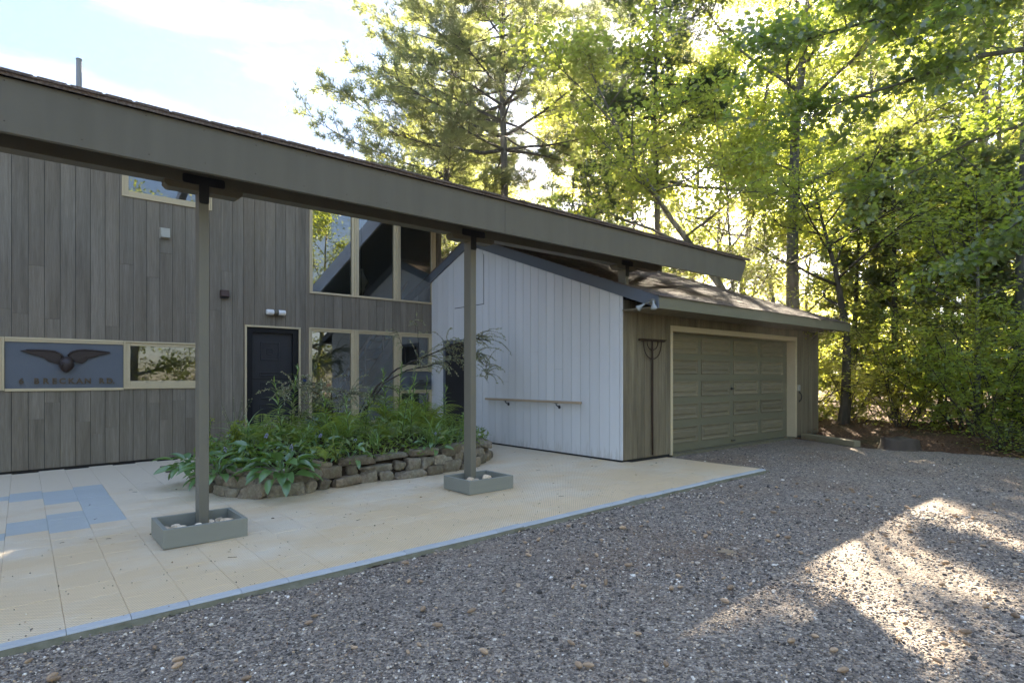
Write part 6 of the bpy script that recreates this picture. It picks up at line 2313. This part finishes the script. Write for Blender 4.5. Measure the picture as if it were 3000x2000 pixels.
def shrub(label, x, y, H, R, nl, lf, mat_l, seed, group='leafy shrubs at the foot of the wood', stems=8):
    r = np.random.default_rng(seed)
    z0 = ground_z(x) - 0.06
    t = thing('shrub', label, 'shrub', (x, y, z0), group)
    q = MB()
    A = []
    for k in range(stems):
        az = k * 2.4 + r.normal(0, 0.3)
        el = r.uniform(0.8, 1.4)
        p = wander((r.normal(0, 0.12), r.normal(0, 0.12), 0), (math.cos(az) * math.cos(el), math.sin(az) * math.cos(el), math.sin(el)), H * r.uniform(0.75, 1.15), 6, r, -0.02, 0.13)
        grow(p, np.linspace(0.018, 0.004, 7), q, 5)
        for j in range(7):
            u = r.uniform(0.15, 1)
            sp = wander(sample(p, np.array([u]))[0], (r.normal(0, 1), r.normal(0, 1), r.normal(0.1, 0.35)), R * r.uniform(0.4, 0.9), 4, r, -0.02, 0.15)
            grow(sp, np.linspace(0.006, 0.002, 5), q, 4)
            A.append(sample(sp, r.uniform(0.1, 1.0, 10)))
    q.build('stems', MAT['bark_dark'], t)
    A = np.concatenate(A)
    P = A[r.integers(0, len(A), nl)] + r.normal(0, 1, (nl, 3)) * np.array([0.10, 0.10, 0.05])
    P = P[P[:, 2] > 0.03]
    n = len(P)
    D = unit(np.stack([r.normal(0, 1, n), r.normal(0, 1, n), r.normal(-0.2, 0.35, n)], 1))
    N = unit(r.normal(0, 0.4, (n, 3)) + np.array([0, 0, 1.0]))
    L = lf * r.uniform(0.6, 1.25, n)
    V, F = leaf_quads(P, D, N, L, L * r.uniform(0.45, 0.62, n))
    kind(obj('crown', np_mesh('crown', V, F), mat_l, t), 'stuff')
    return t
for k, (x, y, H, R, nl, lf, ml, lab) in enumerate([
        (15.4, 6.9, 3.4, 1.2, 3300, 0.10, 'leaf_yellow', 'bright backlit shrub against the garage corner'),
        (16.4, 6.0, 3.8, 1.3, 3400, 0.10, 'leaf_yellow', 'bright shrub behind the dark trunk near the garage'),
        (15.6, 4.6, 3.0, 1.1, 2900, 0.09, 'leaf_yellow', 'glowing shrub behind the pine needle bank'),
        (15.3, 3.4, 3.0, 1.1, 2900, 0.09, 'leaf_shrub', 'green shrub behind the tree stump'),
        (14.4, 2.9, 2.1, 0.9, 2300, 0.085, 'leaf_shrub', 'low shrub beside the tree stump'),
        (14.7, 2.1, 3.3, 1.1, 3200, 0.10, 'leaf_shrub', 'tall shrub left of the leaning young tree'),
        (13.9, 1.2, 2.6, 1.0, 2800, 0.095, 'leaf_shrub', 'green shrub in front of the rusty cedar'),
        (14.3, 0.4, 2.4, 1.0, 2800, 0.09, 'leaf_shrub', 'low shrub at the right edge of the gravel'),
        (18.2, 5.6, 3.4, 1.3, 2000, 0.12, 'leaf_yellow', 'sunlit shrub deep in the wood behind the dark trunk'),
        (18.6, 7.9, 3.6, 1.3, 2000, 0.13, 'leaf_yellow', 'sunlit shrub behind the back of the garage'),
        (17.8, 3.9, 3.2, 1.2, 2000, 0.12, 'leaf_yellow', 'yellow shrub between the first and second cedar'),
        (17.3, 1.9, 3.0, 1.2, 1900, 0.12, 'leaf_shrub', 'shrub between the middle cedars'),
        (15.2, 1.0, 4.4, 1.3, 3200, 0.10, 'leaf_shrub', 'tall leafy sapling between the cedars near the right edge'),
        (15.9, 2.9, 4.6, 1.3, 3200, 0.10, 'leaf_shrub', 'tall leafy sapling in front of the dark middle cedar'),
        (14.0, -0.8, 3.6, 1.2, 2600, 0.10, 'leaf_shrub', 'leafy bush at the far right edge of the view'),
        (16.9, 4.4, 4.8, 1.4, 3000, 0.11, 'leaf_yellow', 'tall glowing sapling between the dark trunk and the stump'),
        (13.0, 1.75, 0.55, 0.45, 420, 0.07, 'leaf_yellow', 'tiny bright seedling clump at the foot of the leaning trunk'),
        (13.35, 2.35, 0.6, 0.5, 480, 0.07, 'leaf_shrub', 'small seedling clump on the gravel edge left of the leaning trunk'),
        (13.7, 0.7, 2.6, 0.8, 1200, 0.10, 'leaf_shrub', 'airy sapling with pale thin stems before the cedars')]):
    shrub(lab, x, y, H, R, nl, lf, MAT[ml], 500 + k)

# stump, timber edging, needle bank
st_ = thing('tree_stump', 'low weathered tree stump at the edge of the gravel', 'stump', (12.55, 3.72, 0.05))
q = MB()
r = np.random.default_rng(601)
prof_ = []
for z, rr_ in ((-0.05, 0.37), (0.02, 0.335), (0.10, 0.305), (0.20, 0.295), (0.215, 0.28), (0.20, 0.06)):
    prof_.append((rr_, z))
q.lathe(prof_, 22)
q.v = [(x * (1 + 0.09 * math.sin(5 * math.atan2(y, x)) + 0.05 * math.sin(11 * math.atan2(y, x))), y * (1 + 0.09 * math.sin(5 * math.atan2(y, x))), z + 0.02 * math.sin(3 * math.atan2(y, x) + 1) * (z > 0.15)) for x, y, z in q.v]
q.build('trunk', MAT['stump_top'], st_)
tm = MB()
tm.box(0, 1.52, -0.07, 0.07, 0.0, 0.12)
o = tm.build('edging_timber', MAT['timber'], None, 0.012)
o.location = (12.97, 5.66, 0.07)
o.rotation_euler = (0.02, 0.0, rad(-119))
tag(o, 'weathered landscape timber lying along the gravel beside the garage door', 'timber')
bk = MB()
xs, ys_ = np.linspace(12.2, 30, 40), np.linspace(-9, 12.0, 44)
vs, fs = [], []
for i, xx in enumerate(xs):
    for j, yy in enumerate(ys_):
        e = max(0.0, min(1.0, (xx - (12.55 + 0.10 * max(0, 3 - yy) + (0.5 if yy > 4.2 else 0))) / 1.6))
        if xx < 14.2 and yy > 5.7:
            e = 0
        vs.append((xx, yy, 0.03 + 0.22 * e ** 0.7 + rng.normal(0, 0.02) * e - (0.08 if e <= 0 else 0)))
for i in range(len(xs) - 1):
    for j in range(len(ys_) - 1):
        a = i * len(ys_) + j
        fs.append((a, a + len(ys_), a + len(ys_) + 1, a + 1))
bk.add(vs, fs, True)
kind(bk.build('needle_bank', MAT['litter']), 'structure')
r = np.random.default_rng(611)
n = 2600
P = np.stack([r.uniform(12.5, 17.5, n), r.uniform(-0.5, 6.0, n), np.zeros(n)], 1)
P[:, 2] = 0.10 + 0.17 * np.clip((P[:, 0] - 12.7) / 1.6, 0, 1)
D = unit(r.normal(0, 1, (n, 3)) * np.array([1, 1, 0.25]))
V, F = leaf_quads(P, D, unit(r.normal(0, 0.3, (n, 3)) + np.array([0, 0, 1.0])), r.uniform(0.04, 0.10, n), r.uniform(0.02, 0.05, n))
kind(obj('leaf_litter', np_mesh('leaf_litter', V, F), MAT['needle_litter']), 'stuff')

# far wood that closes the horizon
r = np.random.default_rng(621)
n = 26000
a = r.uniform(-0.55, 1.2, n)
d = r.uniform(52, 80, n)
g = (CAM_F[None] + a[:, None] * CAM_R[None]) * d[:, None]
P = np.stack([g[:, 0], g[:, 1], 13 * r.random(n) ** 1.3 * (0.75 + 0.35 * np.sin(a * 23) * np.sin(a * 9 + 1))], 1)
P = P[(np.abs(P[:, 0]) < 93) & (np.abs(P[:, 1]) < 90)]
n = len(P)
D = unit(r.normal(0, 1, (n, 3)))
V, F = leaf_quads(P, D, unit(r.normal(0, 0.6, (n, 3)) + np.array([0, 0, 1.0])), r.uniform(0.4, 0.8, n), r.uniform(0.25, 0.45, n))
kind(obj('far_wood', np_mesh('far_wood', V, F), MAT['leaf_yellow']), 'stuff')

# trees across the drive, seen mirrored in the windows
for k, (x, y, H, R, nl) in enumerate([(4.5, -14, 11, 3.8, 3200), (9.0, -13, 12, 4.0, 3400), (13.5, -14, 12, 4.2, 3400), (18.5, -12, 12.5, 4.2, 3400), (23, -15, 13, 4.6, 3200), (11.5, -19, 13, 4.6, 2800), (17, -20, 14, 4.8, 2800), (1.0, -18, 11, 4.2, 2600), (27, -9, 13, 4.6, 2800)]):
    broadleaf('maple_tree', 'sunlit tree across the drive mirrored in the house windows', x, y, H, 0.24, R, 0.10, nl, 0.19, MAT['leaf_yellow' if k % 2 else 'leaf_maple'], MAT['bark_pale'], 700 + k, (0, 0), 'trees mirrored in the windows', 16, gaps=False)

for k in range(13):
    x = -1.0 + k * 2.3 + rng.uniform(-0.6, 0.6)
    shrub('bush across the drive mirrored in the house windows', x, -10.5 - rng.uniform(0, 3.5), rng.uniform(2.6, 4.4), 1.5, 1500, 0.17, MAT['leaf_yellow' if k % 3 else 'leaf_shrub'], 800 + k, 'bushes mirrored in the windows')

# volume added over the whole scene for the glow round the sun
hz = MB()
hz.box(-95, 99, -95, 99, -1.2, 25.6)
m, nt, out = new_mat('thin haze')
pv = nd(nt, 'ShaderNodeVolumePrincipled')
pv.inputs['Color'].default_value = (1.0, 0.97, 0.90, 1)
pv.inputs['Density'].default_value = GLOW_HAZE
pv.inputs['Anisotropy'].default_value = 0.78
nt.links.new(pv.outputs[0], out.inputs['Volume'])
kind(hz.build('glow_haze', m), 'stuff')
